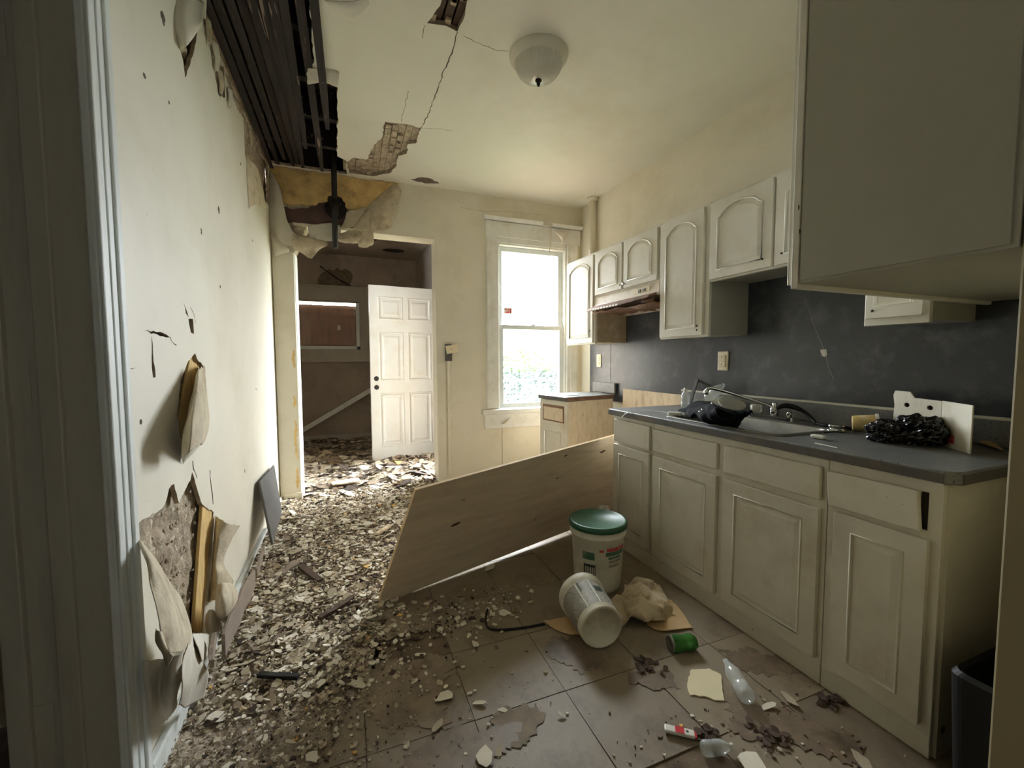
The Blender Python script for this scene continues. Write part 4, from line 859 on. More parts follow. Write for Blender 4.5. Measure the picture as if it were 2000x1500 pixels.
for k in range(6): patch(G(), MB, rf, aV+math.radians(-28+k*4), aV+math.radians(-26+k*4), .085, .150, off=.0016).build('bar', 'bucket_plastic', b1)
# lying bucket
q0, q1 = at(1178, 1262, 'Z', .10), at(1170, 1205, 'Z', .11)
ax = V((.16, .95, .0)).normalized()
cb2 = V((.985, 1.475, .098))
b2 = thing('bucket', 'white tub tipped on its side with a grey printed wrap, base towards us', 'bucket', (cb2.x, cb2.y, 0), 'white plastic buckets')
M2 = Matrix.Translation(cb2) @ (ax+V((0, 0, .03))).to_track_quat('Z', 'Y').to_matrix().to_4x4()
r2 = lambda z: .094+.016*z/.25
G().loops(bucket(M2, [(.0, .006), (.082, .006), (.084, .0), (.092, .0), (.095, .008), (r2(.205), .205), (r2(.21)+.004, .21), (r2(.22)+.004, .235), (r2(.25)+.002, .25), (.100, .25), (.088, .012), (0, .012)]), 0).build('shell', 'bucket_plastic', b2, smooth=True)
n_ = 30; rg = [[M2 @ V(((r2(z)+.0008)*math.cos(a), (r2(z)+.0008)*math.sin(a), z)) for a in np.linspace(-.4, math.pi*1.1, n_)] for z in (.035, .195)]
G().grid(rg).build('wrap', 'label_grey', b2, smooth=True)
for a, z0, z1 in ((1.0, .035, .195), (1.62, .035, .195), (2.25, .04, .19)): patch(G(), M2, r2, a, a+.05, z0, z1, off=.0014, n=3).build('print', 'white_plastic', b2)
patch(G(), M2, r2, 1.75, 2.1, .11, .15, off=.0014).build('print', 'label_dark', b2); patch(G(), M2, r2, 1.1, 1.16, .13, .19, off=.0016, n=3).build('print', 'label_dark', b2)
# bent strip on the floor
P = [at(*q, 'Z', .006) for q in [(952, 1190), (949, 1205), (950, 1220), (958, 1228), (980, 1230), (1020, 1226), (1064, 1218)]]
tag(G().tube(cat_rom(P, 40), .0055, 6).build('bent_wire', 'dark_metal', None, smooth=True), 'dark bent wire handle lying on the floor in front of the tipped tub', 'wire')

# ------------------------------------------------------------------ clutter on the floor
def F(px, py, z=0.): return at(px, py, 'Z', z)
mat('damp_stain', C(122, 106, 88), .5, .2, 10, C(50, 38, 30), .7, 8)
mat('grime', C(136, 121, 102), .7, .2, 10, C(80, 66, 52), .7, 8)
for k, (q, a, b, rz, m) in enumerate([((1130, 1275), .10, .13, .3, 'damp_stain'), ((1480, 1290), .16, .07, -.7, 'damp_stain'), ((1530, 1420), .20, .09, -.7, 'damp_stain'), ((800, 1215), .16, .10, .2, 'grime'), ((1000, 1420), .12, .07, .5, 'grime'), ((1280, 1330), .09, .05, -.4, 'damp_stain'), ((800, 1350), .16, .2, .1, 'grime'), ((890, 1485), .2, .10, .1, 'damp_stain')]):
    c = F(*q); pl_ = [(c.x+(a*math.cos(t)*math.cos(rz)-b*math.sin(t)*math.sin(rz))*(1+.25*math.sin(3*t+k)), c.y+(a*math.cos(t)*math.sin(rz)+b*math.sin(t)*math.cos(rz))*(1+.25*math.sin(4*t+k*2))) for t in np.linspace(0, 6.28, 24)[:-1]]
    G().slab(rag(pl_, .016, .010, 80+k), [], (0, 0, .0022+.0001*k), UX, UY, UZ, .0006).build('stain', m, fl)
t = thing('floor_rag', 'crumpled dirty cream rag and torn cardboard between the buckets', 'rag', tuple(F(1240, 1190)))
sheet('cloth', [[F(1170, 1178, .02), F(1205, 1160, .04), F(1245, 1128, .05), F(1290, 1140, .02)],
                [F(1165, 1200, .015), F(1215, 1180, .06), F(1250, 1165, .08), F(1300, 1170, .03)],
                [F(1175, 1212, .01), F(1220, 1204, .04), F(1262, 1196, .07), F(1310, 1195, .02)],
                [F(1190, 1220, .006), F(1225, 1212, .02), F(1268, 1212, .03), F(1312, 1212, .01)]], 'rag', t, 44, 40, .030, 17, seed=51, th=.003)
sheet('cardboard_flap', [[F(1290, 1160, .008), F(1318, 1178, .008), F(1335, 1200, .008)], [F(1270, 1200, .01), F(1310, 1210, .008), F(1350, 1222, .008)], [F(1262, 1218, .008), F(1290, 1232, .008), F(1356, 1226, .008)]], 'cardboard', t, 14, 14, .004, seed=52, th=.004)
tag(sheet('cardboard_scrap', [[F(1063, 1215, .008), F(1095, 1205, .012), F(1130, 1198, .012)], [F(1075, 1225, .008), F(1105, 1224, .012), F(1135, 1220, .012)], [F(1095, 1235, .006), F(1115, 1240, .008), F(1135, 1238, .008)]], 'cardboard', None, 12, 12, .004, seed=53, th=.003), 'torn tan cardboard scrap left of the tipped tub', 'cardboard')
cc = F(1332, 1255, .032); d = V((.98, -.25, 0)).normalized()
M3 = Matrix.Translation(cc-d*.06) @ d.to_track_quat('Z', 'Y').to_matrix().to_4x4()
cn = thing('drink_can', 'crumpled green drink can lying beside the rag', 'can', (cc.x, cc.y, 0))
g = G(); rg = []
for r, z in ((.0, .004), (.024, .004), (.026, .0), (.033, .012), (.033, .05), (.028, .065), (.033, .08), (.033, .104), (.027, .118), (.025, .114), (0, .112)):
    rg.append([M3 @ V((r*(1+.10*math.sin(3*a+z*40))*math.cos(a), r*(1-.08*math.cos(2*a+z*30))*math.sin(a), z)) for a in np.linspace(0, 2*math.pi, 29)[:-1]])
g.loops(rg[3:9]).build('body', 'can_green', cn, smooth=True); G().loops(rg[:4]).build('top', 'steel', cn, smooth=True); G().loops(rg[8:]).build('base', 'steel', cn, smooth=True)
tc = [(q) for q in [(1350, 1310), (1385, 1308), (1408, 1320), (1411, 1345), (1415, 1371), (1395, 1370), (1375, 1362), (1348, 1360), (1342, 1345), (1344, 1330)]]
tag(G().slab(rag([tuple(F(*q).xy) for q in tc], .003, .015, 70), [], (0, 0, .006), UX, UY, UZ, .004).build('torn_card', 'torn_card'), 'flat cream square of torn card on the floor', 'card')
def bottle(name, label, p, d, L, R, mt='clear_plastic', cat='bottle', cap=True):
    M = Matrix.Translation(p) @ V(d).to_track_quat('Z', 'Y').to_matrix().to_4x4(); t = thing(name, label, cat, (p.x, p.y, max(0, p.z-R)))
    pr = [(0, .004), (.8*R, 0), (R, .06*L), (R, .3*L), (.9*R, .34*L), (R, .38*L), (R, .62*L), (.62*R, .80*L), (.38*R, .88*L), (.38*R, .97*L), (.30*R, .97*L)]
    G().lathe(pr, 24, M, caps=False).build('body', mt, t, smooth=True)
    if cap: G().lathe([(.42*R, .90*L), (.44*R, L), (0, L*1.005)], 18, M, caps=False).build('cap', 'white_plastic', t, smooth=True)
    return t
bottle('plastic_bottle', 'clear crushed plastic bottle on the floor beside the torn card', F(1462, 1365, .03), (.35, .9, .12), .17, .030, cap=False)
bottle('plastic_bottle', 'small clear bottle lying next to the red and white packet', F(1372, 1462, .022), (.8, -.25, .0), .10, .022)
pk = thing('small_packet', 'red and white printed packet lying at the bottom of the floor', 'packet', tuple(F(1328, 1440)))
A0, A1, A2 = F(1298, 1432, .006), F(1358, 1446, .006), F(1300, 1422, .006)
ua, ub = (A1-A0), V((A1-A0)).cross(UZ).normalized()*-.028
G().obox(A0, ua, ub, UZ*.012).build('wrapper', 'white_plastic', pk, bevel=.004)
for a, b in ((.36, .66), ):
    G().obox(A0+ua*a+ub*.05+UZ*.0121, ua*(b-a), ub*.9, UZ*.0006).build('print', 'red_print', pk)
G().obox(A0+ua*.72+ub*.35+UZ*.0121, ua*.08, ub*.3, UZ*.0006).build('print', 'label_dark', pk)
G().obox(A0+ua*1.0+ub*.1+UZ*.002, ua*.06, ub*.8, UZ*.006).build('seal', 'red_print', pk)
fj = thing('crushed_cloth', 'pinkish crumpled cloth wedged between the board and cabinet', 'cloth', tuple(V((1.60, 2.40, 0))))
for k, (c, s, m) in enumerate([(V((1.615, 2.42, .12)), .055, 'pink_rag'), (V((1.60, 2.44, .05)), .06, 'black_cloth'), (V((1.63, 2.43, .19)), .04, 'paper')]):
    G().loops(blob(lambda a, b: c+V((math.cos(a)*math.cos(b), math.sin(a)*math.cos(b), math.sin(b)))*s*(1+.4*noise.noise(V((math.cos(a)*math.cos(b), math.sin(a)*math.cos(b), math.sin(b)))*2.5+V((k*5, 0, 0)))), 24, 14)).build('fold', m, fj, smooth=True)
# grey tile leaning on the left wall
a, b, c_, d_ = at(507, 940, 'X', XL+.035), at(537, 906, 'X', XL+.035), at(552, 1000, 'Z', .10), at(533, 1062, 'Z', .03)
pn = thing('grey_panel', 'dark grey panel propped against the left wall', 'panel', (XL+.06, 3.3, 0))
P0, P1, P2_, P3 = V((XL+.022, 2.98, .50)), V((XL+.022, 3.60, .46)), V((XL+.11, 3.55, .02)), V((XL+.11, 3.0, .0))
P0 = at(508, 940, 'X', XL+.03); P1 = at(536, 908, 'X', XL+.03); P2_ = at(551, 1000, 'X', XL+.10); P3 = at(534, 1064, 'X', XL+.12)
nb = (P1-P0).cross(P3-P0).normalized()*.014
G().add([P0, P1, P2_, P3, P0+nb, P1+nb, P2_+nb, P3+nb], [(0, 1, 2, 3), (7, 6, 5, 4), (0, 4, 5, 1), (1, 5, 6, 2), (2, 6, 7, 3), (3, 7, 4, 0)]).build('plate', 'slate', pn, bevel=.004)
# boards by the baseboard
def plank(label, p, q, w, t, mt, up=UZ):
    p, q = V(p), V(q); d = (q-p); s = d.cross(up).normalized()*w; n = s.cross(d).normalized()*t
    g = G(); rings = []
    for k in range(6):
        c = p+d*(k/5)+V([random.uniform(-.004, .004) for _ in range(3)]); e = 1-.25*random.random()*(k in (0, 5))
        rings.append([c-s*.5*e, c+s*.5*e, c+s*.5*e+n, c-s*.5*e+n])
    o = g.loops(rings, 0, True, True).build('loose_board', mt, None, bevel=.002); return tag(o, label, 'board')
plank('grey weathered strip of baseboard lying along the left wall', at(492, 1128, 'X', XL+.09), at(432, 1262, 'X', XL+.09), .10, .012, 'grey_wood', UX)
plank('short dark stick lying in the rubble near the board', F(690, 1168, .05), F(625, 1212, .05), .03, .018, 'dark_wood')
plank('blackened stick in the rubble near the doorway casing', F(505, 1322, .04), F(585, 1326, .04), .022, .015, 'black_rubber')
plank('dark forked batten in the rubble close to the grey panel', F(588, 1108, .07), F(625, 1140, .06), .035, .02, 'dark_wood')
plank('long grey splintered lath along the rubble edge by the wall', F(512, 1146, .06), F(580, 1098, .08), .05, .012, 'grey_wood')
plank('pale split batten lying in the rubble below the doorway', F(735, 1044, .08), F(762, 1028, .09), .028, .014, 'raw_wood')
plank('weathered upright baseboard splinter against the left wall', at(512, 1072, 'X', XL+.06), at(500, 1120, 'X', XL+.08), .05, .01, 'grey_wood', UX)
plank('short grey batten beside the peeled wall paper', at(412, 1246, 'X', XL+.07), at(408, 1300, 'X', XL+.10), .035, .014, 'grey_wood', UX)
plank('pale flat board lying across the doorway threshold', F(648, 946, .11), F(702, 938, .11), .12, .012, 'raw_wood')
# black bin at the lower right
bn = thing('black_bin', 'black plastic bin in the lower right corner near the cabinet', 'bin', (1.62, .47, 0))
rg = []
for z, d in ((0, .02), (.02, .01), (.28, .0), (.40, -.004), (.412, .004), (.405, .014), (.03, .03)):
    rg.append([V((x, y, z)) for x, y in rrect(1.50+d, 1.98-d, .415+d, .585-d, .03)])
G().loops(rg, 0, True, True).build('tub', 'black_rubber', bn, smooth=False)

# ------------------------------------------------------------------ things on the counter
ZK = .917
p = V((2.075, 2.16, ZK+.004))
t = bottle('glass_bottle', 'small clear bottle standing at the far end of the sink counter', p, (0, 0, 1), .135, .026, 'clear_plastic', cap=True)
# bent grey bracket
a, b, c = V((2.17, 2.25, ZK)), V((2.215, 2.235, 1.09)), V((2.235, 2.08, ZK+.11))
a, b, c = at(1343, 770, 'X', 2.19), at(1358, 738, 'X', 2.21), at(1388, 752, 'X', 2.24)
a = V((2.19, a.y, ZK+.02))
tag(G().obox(a, b-a, V((.008, 0, 0)), V((0, -.03, -.005))).obox(b, c-b, V((.008, 0, 0)), V((0, .0, -.022))).build('metal_bracket', 'slate', None, bevel=.003), 'bent grey bracket leaning on the splashback behind the small bottle', 'bracket')
# ribbed glass shade halves
def halfbowl(name, label, c, R, rot, par=None):
    M = Matrix.Translation(c) @ rot; rg = []
    for k in range(10):
        t_ = k/9*math.pi/2; r = R*math.cos(t_)
        rg.append([M @ V((r*(1+.015*math.cos(40*a))*math.cos(a), r*(1+.015*math.cos(40*a))*math.sin(a), -R*.62*math.sin(t_))) for a in np.linspace(0, 2*math.pi, 81)[:-1]])
    o = thing(name, label, 'glass shade', (c.x, c.y, ZK), 'ribbed glass shades by the sink')
    G().loops(rg).build('bowl', 'ribbed_glass', o, smooth=True, solid=.002)
    G().tube([M @ V((R*math.cos(a), R*math.sin(a), 0)) for a in np.linspace(0, 2*math.pi, 33)[:-1]], .003, 6, closed=True).build('rim', 'ribbed_glass', o, smooth=True)
halfbowl('ribbed_glass_bowl', 'ribbed glass bowl shade standing behind the black cloth', V((2.16, 2.035, ZK+.070)), .085, Matrix.Rotation(math.radians(-8), 4, 'X') @ Matrix.Rotation(math.radians(-10), 4, 'Y'))
halfbowl('ribbed_glass_bowl', 'second ribbed glass shade tilted towards the faucet', V((2.175, 1.885, ZK+.062)), .075, Matrix.Rotation(math.radians(22), 4, 'X') @ Matrix.Rotation(math.radians(-8), 4, 'Y'))
bottle('plastic_bottle', 'crumpled clear plastic bottle leaning out of the glass shade', V((2.15, 2.05, ZK+.075)), (.10, -.55, .5), .15, .032, 'clear_plastic', cap=False)
# black cloth draped over the far end of the sink
def Kt(px, py, z): return at(px, py, 'Z', z)
t = thing('black_cloth', 'black jacket bundled over the far end of the sink', 'jacket', (1.95, 1.85, ZK))
sheet('cloth', [[Kt(1326, 804, ZK+.02), Kt(1350, 790, ZK+.05), Kt(1385, 786, ZK+.07), Kt(1405, 800, ZK+.04)],
                [Kt(1345, 812, ZK+.02), Kt(1372, 802, ZK+.07), Kt(1402, 800, ZK+.09), Kt(1430, 806, ZK+.05)],
                [Kt(1365, 818, ZK+.02), Kt(1390, 815, ZK+.05), Kt(1420, 810, ZK+.08), Kt(1470, 806, ZK+.03)],
                [Kt(1385, 824, ZK+.01), Kt(1410, 826, ZK+.02), Kt(1436, 824, ZK+.03), Kt(1448, 812, ZK+.03)]], 'black_cloth', t, 40, 36, .022, 14, seed=54, th=.006, torn=.3)
sheet('sleeve', [[Kt(1388, 824, ZK+.01), Kt(1410, 812, ZK+.05), Kt(1430, 804, ZK+.06)], [Kt(1400, 832, ZK-.01), Kt(1428, 826, ZK+.03), Kt(1444, 818, ZK+.04)], [Kt(1418, 836, ZK-.05), Kt(1438, 836, ZK-.04), Kt(1446, 826, ZK-.02)]], 'black_cloth', t, 24, 20, .012, 16, seed=55, th=.006, torn=.3)
for q in ((1367, 804, ZK+.075), (1391, 788, ZK+.085), (1372, 800, ZK+.078)):
    c = Kt(*q); G().lathe([(.006, 0), (.007, .003), (.0, .005)], 10, Matrix.Translation(c) @ Matrix.Rotation(-.8, 4, 'Y'), caps=False).build('snap', 'chrome', t, smooth=True)
# white adapter with cable
c = Kt(1322, 808, ZK)
t = thing('power_adapter', 'white adapter with thin cable on the sink counter edge', 'adapter', tuple(c))
dv = (Kt(1345, 810, ZK)-Kt(1302, 808, ZK)).normalized()
G().obox(Kt(1304, 812, ZK), dv*.075, dv.cross(UZ)*-.035, UZ*.022).build('body', 'white_plastic', t, bevel=.006)
G().obox(Kt(1334, 814, ZK), dv*.045, dv.cross(UZ)*-.025, UZ*.016).build('plug', 'white_plastic', t, bevel=.004)
G().tube(cat_rom([Kt(1304, 806, ZK+.006), Kt(1285, 804, ZK+.004), Kt(1262, 803, ZK+.004), Kt(1235, 804, ZK+.005), at(1222, 808, 'X', CX0-.004), at(1214, 816, 'X', CX0-.006)], 24), .0022, 6).build('cable', 'white_plastic', t, smooth=True)
c = Kt(1602, 857, ZK); t = tag(G().obox(c-V((.018, .025, 0)), V((.0, .055, 0)), V((.028, .006, 0)), UZ*.016).build('soap_bar', 'white_plastic', None, bevel=.006), 'small white block on the counter edge near the sink', 'soap')
a, b = Kt(1592, 866, ZK+.003), Kt(1636, 875, ZK+.003); tag(G().tube([a, a.lerp(b, .5), b], .003, 6).build('white_stick', 'white_plastic'), 'thin white stick lying on the counter', 'stick')
a, b = Kt(1610, 846, ZK+.004), Kt(1690, 838, ZK+.004); tag(G().obox(a, b-a, V((.010, .004, 0)), UZ*.004).build('thin_knife', 'dark_metal'), 'thin dark strip lying behind the white block on the counter', 'strip')
# cup
cA, cB = Kt(1708, 836, ZK+.036), Kt(1668, 838, ZK+.030)
dv = (cB-cA); L_ = dv.length; dv = V((-.22, .34, -.02)).normalized(); cA = V((2.18, 1.13, ZK+.042))
M = Matrix.Translation(cA) @ dv.to_track_quat('Z', 'Y').to_matrix().to_4x4()
t = thing('paper_cup', 'patterned yellow paper cup lying on its side on the counter', 'cup', (cA.x, cA.y, ZK))
G().lathe([(.042, 0), (.040, .008), (.033, .085), (.030, .088), (.0, .085)], 28, M, caps=False).build('wall', 'cup_print', t, smooth=True)
G().lathe([(.044, -.004), (.044, .006), (.040, .008)], 28, M, caps=False).build('lid_rim', 'white_plastic', t, smooth=True)
G().lathe([(.0, -.003), (.043, -.004)], 28, M, caps=False).build('lid', 'white_plastic', t)
# white box with two holes
Bx = V((2.23, 1.12, ZK)); t = thing('white_box', 'white foam tray with two holes propped on end at the near counter', 'tray', (2.12, .93, ZK))
A_ = at(1738, 880, 'Z', ZK); D1 = at(1742, 860, 'X', 2.20); 
p0 = V((2.20, at(1742, 850, 'X', 2.20).y, ZK)); p1 = V((2.10, at(1835, 868, 'X', 2.10).y, ZK)); 
ed = p1-p0; wN = ed.cross(UZ).normalized(); wN = wN if wN.x < 0 else -wN; Lb = ed.length; ed = ed.normalized(); hB = .175
ha = [[(Lb*f+.013*math.cos(a), hB*.78+.009*math.sin(a)) for a in np.linspace(0, 6.28, 13)[:-1]] for f in (.30, .78)]
G().slab([(0, 0), (Lb, 0), (Lb, hB*.96), (Lb*.46, hB*.97), (Lb*.36, hB*1.10), (Lb*.02, hB*1.10), (-.004, hB*.98), (.004, hB*.75), (0, .4*hB)], ha, p0, ed, UZ, wN, .006).build('face', 'tray_foam', t, bevel=.002)
p2 = V((1.985, at(1895, 872, 'X', 1.985).y, ZK)); e3 = p2-p1
G().obox(p1, e3, wN*-.006, UZ*hB*.97).build('end_flap', 'tray_foam', t, bevel=.002)
G().obox(p1+e3*.1+wN*.0005+UZ*.02, e3*.4, wN*.0006, UZ*.03).build('print', 'label_red', t)
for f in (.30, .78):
    c = p0+ed*Lb*f+UZ*hB*.78-wN*.010; G().obox(c-ed*.02-UZ*.015, ed*.04, UZ*.03, -wN*.002).build('hole_shadow_lining', 'gap_shade', t)
# black bin bag
bc = V((2.04, .965, ZK+.045)); t = thing('black_bag', 'shiny black plastic bag slumped in front of the white tray', 'bag', (2.04, .96, ZK))
def bagf(c, s, k):
    def fn(a, b):
        d = V((math.cos(a)*math.cos(b), math.sin(a)*math.cos(b), math.sin(b))); n = 1+.30*noise.noise(d*2.2+V((k, 0, 0)))+.16*noise.noise(d*6+V((0, k, 0)))+.07*noise.noise(d*15)
        p = c+V((d.x*s[0], d.y*s[1], d.z*s[2]))*n; p.z = max(p.z, ZK+.001); return p
    return fn
G().loops(blob(bagf(V((1.99, 1.0, ZK+.035)), (.075, .06, .050), 3), 56, 32)).build('body', 'black_bag', t, smooth=False)
G().loops(blob(bagf(V((2.06, .925, ZK+.045)), (.085, .085, .062), 9), 56, 32)).build('body', 'black_bag', t, smooth=False)
G().loops(blob(bagf(V((2.13, 1.09, ZK+.012)), (.03, .03, .016), 4), 24, 14)).build('green_corner', 'green_lid', t, smooth=True)
# scattered bits on the counter
p = Kt(1930, 885, ZK); tag(sheet('cardboard_scrap', [[Kt(1900, 850, ZK+.01), Kt(1925, 856, ZK+.02), Kt(1950, 868, ZK+.01)], [Kt(1905, 862, ZK+.006), Kt(1930, 870, ZK+.01), Kt(1960, 882, ZK+.006)]], 'cardboard', None, 8, 6, .004, seed=56, th=.003), 'brown scrap of card at the near back corner of the counter', 'cardboard')

# ------------------------------------------------------------------ rubble
def xr(y):
    return float(np.interp(y, [.6, 1.0, 1.3, 1.6, 2.12, 2.3, 2.7, 3.3, 3.87], [-.25, -.20, -.10, .03, .13, .42, .75, .85, .85]))
def hh(x, y):
    e = min(1, max(0, (xr(y)-x)/.22)) if y < YB else 1
    b = .012+.055*min(1, max(0, (y-1.5)/1.6)) + .05*math.exp(-(x-XL)/.12)*(1 if y < YB else .3)
    if y > YB: b = .085+.02*math.sin(y*3)
    b += .030*math.exp(-((x-.55)/.35)**2-((y-4.2)/.5)**2)
    n = .5+.5*noise.noise(V((x*4, y*4, 1)))+.25*noise.noise(V((x*13, y*13, 4)))
    return max(-.004, e*b*(.55+.7*n)-.004*(1-e))
g = G(); rows = []
ys = np.linspace(.7, 6.6, 330); 
for y in ys:
    rows.append([V((x, y, hh(x, y)+.004*noise.noise(V((x*45, y*45, 0)))*(1 if hh(x, y) > .004 else 0))) for x in np.linspace(XL+.002 if y < YB else -.8, min(.98, xr(y)+.02) if y < YB else 1.0, 100)])
tag(g.grid(rows).build('rubble_bed', 'rubble_dirt', None, smooth=True, recalc=False), 'grey-brown bed of plaster rubble covering the floor along the left wall', 'rubble', kind='stuff')
def flake_verts(r, th, rnd, n=None):
    n = n or rnd.randint(4, 7); a0 = rnd.random()*6.28
    st = rnd.uniform(.55, 1.0)
    P = [((r*rnd.uniform(.6, 1.1))*math.cos(a0+6.28*i/n), st*(r*rnd.uniform(.6, 1.1))*math.sin(a0+6.28*i/n)) for i in range(n)]
    vs = [V((x, y, th)) for x, y in P]+[V((x, y, 0)) for x, y in P]
    return vs, [tuple(range(n)), tuple(reversed(range(n, 2*n)))]+[(i, i+n, (i+1) % n+n, (i+1) % n) for i in range(n)]
rnd = random.Random(5)
def scatter(g, N, pick, rmin, rmax, lift, tilt, weights):
    for _ in range(N):
        x, y = pick(); r = rmin*(rmax/rmin)**(rnd.random()**2.0)*(.6 if y < 1.6 else 1.25); vs, fs = flake_verts(r, rnd.uniform(.0015, .006), rnd)
        M = Matrix.Translation((x, y, max(.0015, hh(x, y))+rnd.random()*lift)) @ Matrix.Rotation(rnd.random()*6.28, 4, 'Z') @ Matrix.Rotation(rnd.gauss(0, tilt), 4, 'X') @ Matrix.Rotation(rnd.gauss(0, tilt), 4, 'Y')
        g.add([M @ v for v in vs], fs, rnd.choices(range(5), weights)[0])
FM = ['flake_white', 'flake_cream', 'flake_brown', 'flake_dark', 'flake_yellow']
def pick_k():
    while 1:
        y = rnd.uniform(1.0, 3.95); x = rnd.uniform(XL+.01, .85)
        if x < xr(y)-.02-rnd.random()*.05: return x, y
g = G(); scatter(g, 21000, pick_k, .004, .022, .020, .26, [5, 5, 4.5, 1.3, .10])
tag(g.build('rubble_chips', FM, None, recalc=False), 'countless small paint and plaster chips strewn over the rubble', 'rubble', kind='stuff')
g = G(); scatter(g, 2600, lambda: (rnd.uniform(-.78, 1.0), rnd.uniform(3.9, 6.55)), .012, .09, .03, .2, [2, 4, 4, 2, .05])
tag(g.build('back_room_rubble', FM, None, recalc=False), 'heap of fallen plaster pieces across the back room floor', 'rubble', kind='stuff')
def pick_s():
    while 1:
        y = rnd.uniform(.85, 2.15); x = rnd.uniform(-.3, .85); d = x-xr(y)
        if d > -.05 and rnd.random() < math.exp(-max(0, d)/.22): return x, y
g = G(); scatter(g, 1000, pick_s, .003, .018, .001, .06, [4, 3, 3, 1.5, .1])
def pick_n():
    return rnd.uniform(.75, 1.63), rnd.uniform(.60, 1.10)
scatter(g, 220, pick_n, .004, .022, .001, .06, [2, 3, 4, 3, .1])
scatter(g, 160, lambda: (rnd.gauss(.55, .14), rnd.gauss(1.93, .09)), .004, .02, .001, .05, [4, 3, 2, 1, .3])
tag(g.build('floor_crumbs', FM, None, recalc=False), 'fine paint crumbs scattered over the shadowed vinyl floor', 'rubble', kind='stuff')
# single flakes one can pick out
fm = []
for k in range(16):
    vs, fs = flake_verts(1.0, .09, rnd, rnd.randint(6, 9))
    for v in vs: v.z += .10*math.sin(v.x*2+k)*math.cos(v.y*2)
    me = bpy.data.meshes.new('paint_flake'); me.from_pydata([tuple(v) for v in vs], [], fs); me.materials.append(MATS[FM[[0, 0, 1, 0, 1, 2, 0, 1][k % 8]]]); fm.append(me)
def flake(x, y, r, z=None, tilt=.2, label=None, group=None, me=None):
    o = bpy.data.objects.new('paint_flake', me or rnd.choice(fm)); COL.objects.link(o)
    o.location = (x, y, (max(.0015, hh(x, y))+.006+rnd.random()*.012) if z is None else z); o.scale = (r, r*rnd.uniform(.6, 1), max(r*.5, .02))
    o.rotation_euler = (rnd.gauss(0, tilt), rnd.gauss(0, tilt), rnd.random()*6.28)
    tag(o, label, 'paint flake', group); return o
def zone(x, y):
    if y > 3.35: return 'in front of the doorway'
    if y > 2.75: return 'beside the grey panel' if x < .1 else 'behind the plywood board'
    if y > 2.2: return 'beside the baseboard, before the grey panel' if x < -.2 else 'next to the plywood board'
    if y > 1.7: return 'near the peeled lower wall' if x < -.25 else 'at the board corner'
    return 'at the lower left of the floor'
for k in range(210):
    x, y = pick_k(); zn = zone(x, y); flake(x, y, rnd.uniform(.020, .045)*(.6 if y < 1.6 else 1.35 if y < 2.6 else 1.6), label='loose plaster or paint flake on the rubble '+zn, group='flakes '+zn)
for k in range(46):
    x, y = pick_s(); flake(x, y, rnd.uniform(.012, .028), z=.003, tilt=.05, label='small paint flake on the shadowed vinyl in front of the board', group='flakes on the vinyl')
for q, r, lb in (((870, 1362), .042, 'long curled paint flake on the dark vinyl left of the seams'), ((838, 435), 0, ''), ((935, 1375), .030, 'jagged white flake right of the long curled flake'), ((958, 1110), .05, 'pale plaster lump close to the lower edge of the board'), ((985, 1198), .035, 'square white chip inside the bent wire'), ((630, 1148), .055, 'bright white bowl-shaped plaster shard on top of the rubble'), ((600, 1185), .075, 'broad cream plaster slab in the middle of the rubble'), ((545, 1168), .06, 'upturned pale plaster slab next to the baseboard'), ((660, 1172), .05, 'white plaster plate beside the dark stick'), ((420, 1345), .0, ''), ((1500, 1382), .035, 'tan paper scrap near the base cabinets'), ((1540, 1366), .040, 'torn folded paper scrap against the cabinet plinth'), ((1098, 1398), .018, 'lone white chip in the middle of the vinyl'), ((855, 1420), .032, 'grey plaster crumb cluster below the long curled flake'), ((1470, 1490), .05, 'pale wood chip at the bottom edge of the floor'), ((1690, 1495), .05, 'cream scrap at the bottom edge close to the cabinet end'), ((945, 1480), .04, 'round beige plaster blob at the bottom of the floor'), ((928, 1260), .022, 'triangular white chip at a tile corner')):
    if r: p = F(*q, .004); flake(p.x, p.y, r, z=max(.004, hh(p.x, p.y)+.012), tilt=.12, label=lb, group=None, me=fm[rnd.choice([0, 1, 3, 4])])
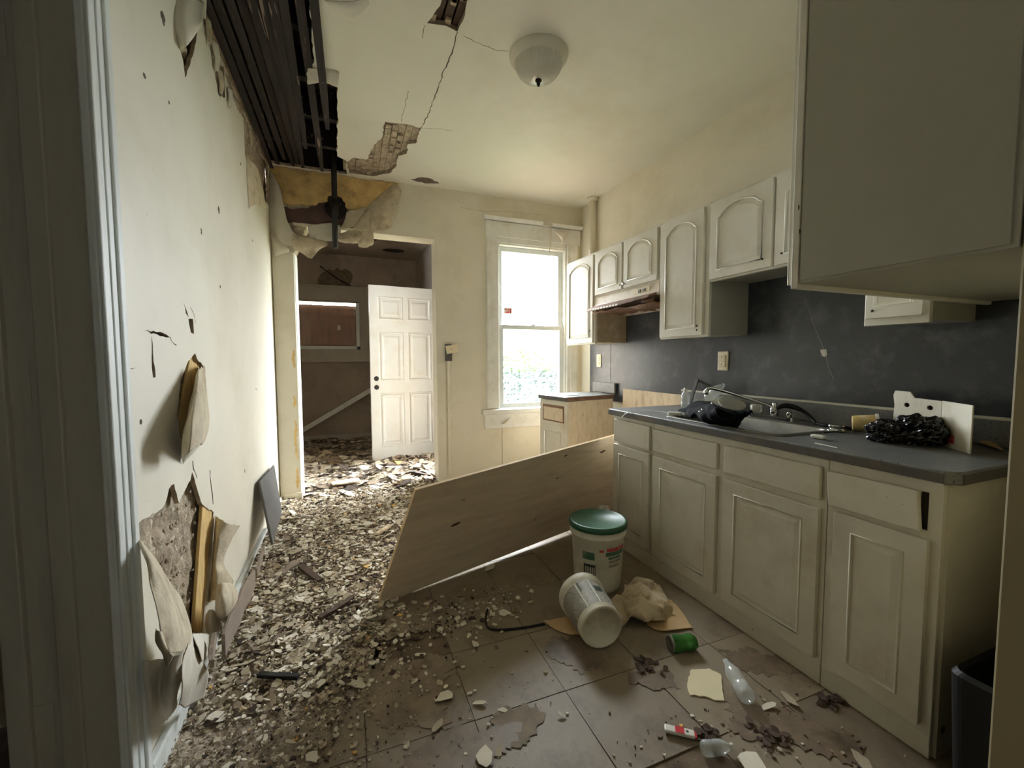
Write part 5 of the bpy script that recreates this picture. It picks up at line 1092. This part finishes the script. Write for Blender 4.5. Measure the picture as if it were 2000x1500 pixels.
for q, r, lb in (((1265, 1300), .075, 'brown rotten leaf clump right of the tipped tub'), ((1625, 1370), .05, 'brown litter clump below the base cabinets'), ((1380, 1440), .045, 'dark litter clump behind the small packet'), ((1500, 1440), .06, 'dark litter heap left of the near cabinet')):
    c = F(*q, .004); g = G()
    for k in range(26):
        vs, fs = flake_verts(rnd.uniform(.008, .022), .002, rnd); M = Matrix.Translation((c.x+rnd.gauss(0, r*.5), c.y+rnd.gauss(0, r*.35), .003+rnd.random()*.010)) @ Matrix.Rotation(rnd.random()*6, 4, 'Z') @ Matrix.Rotation(rnd.gauss(0, .4), 4, 'X')
        g.add([M @ v for v in vs], fs, 0)
    tag(g.build('leaf_litter', 'dark_wood', None, recalc=False), lb, 'litter', kind='stuff')

# ------------------------------------------------------------------ the yard
struct(G().box(-6, 16, 7.0, 22, -.5, -.3).box(1.16, 16, 3.9, 7.0, -.5, -.3).build('ground', 'grass'), 'pale overexposed yard outside the window', 'yard')
fe = thing('yard_fence', 'washed-out white picket fence in the yard beyond the window', 'fence', (4.5, 9.4, -.3))
for k in range(34):
    x = 2.6+k*.15; G().box(x, x+.09, 9.4, 9.42, -.28, 1.02).build('picket', 'fence_white', fe)
for z in (.1, .78): G().box(2.5, 7.8, 9.42, 9.46, z, z+.09).build('rail', 'fence_white', fe)
g = G()
for k in range(5200):
    x = rnd.uniform(2.4, 6.6); top = 1.30+.16*math.sin(x*2.1)+.1*math.sin(x*5); z = -.25+(top+.25)*rnd.random()**.7; y = 9.36+rnd.gauss(0, .12)-(.1 if z > 1 else 0)
    s = rnd.uniform(.03, .065); M = Matrix.Translation((x, y, z)) @ Matrix.Rotation(rnd.random()*6.28, 4, 'Z') @ Matrix.Rotation(rnd.gauss(0, 1), 4, 'X')
    g.add([M @ V(q) for q in ((-s, 0, 0), (0, -s*.5, .008), (s, 0, 0), (0, s*.5, .008))], [(0, 1, 2, 3)], 0 if z > .95 else 1)
tag(g.build('ivy_hedge', ['leaf', 'leaf_blue'], None, recalc=False), 'pale green ivy growing over the yard fence', 'hedge', kind='stuff')
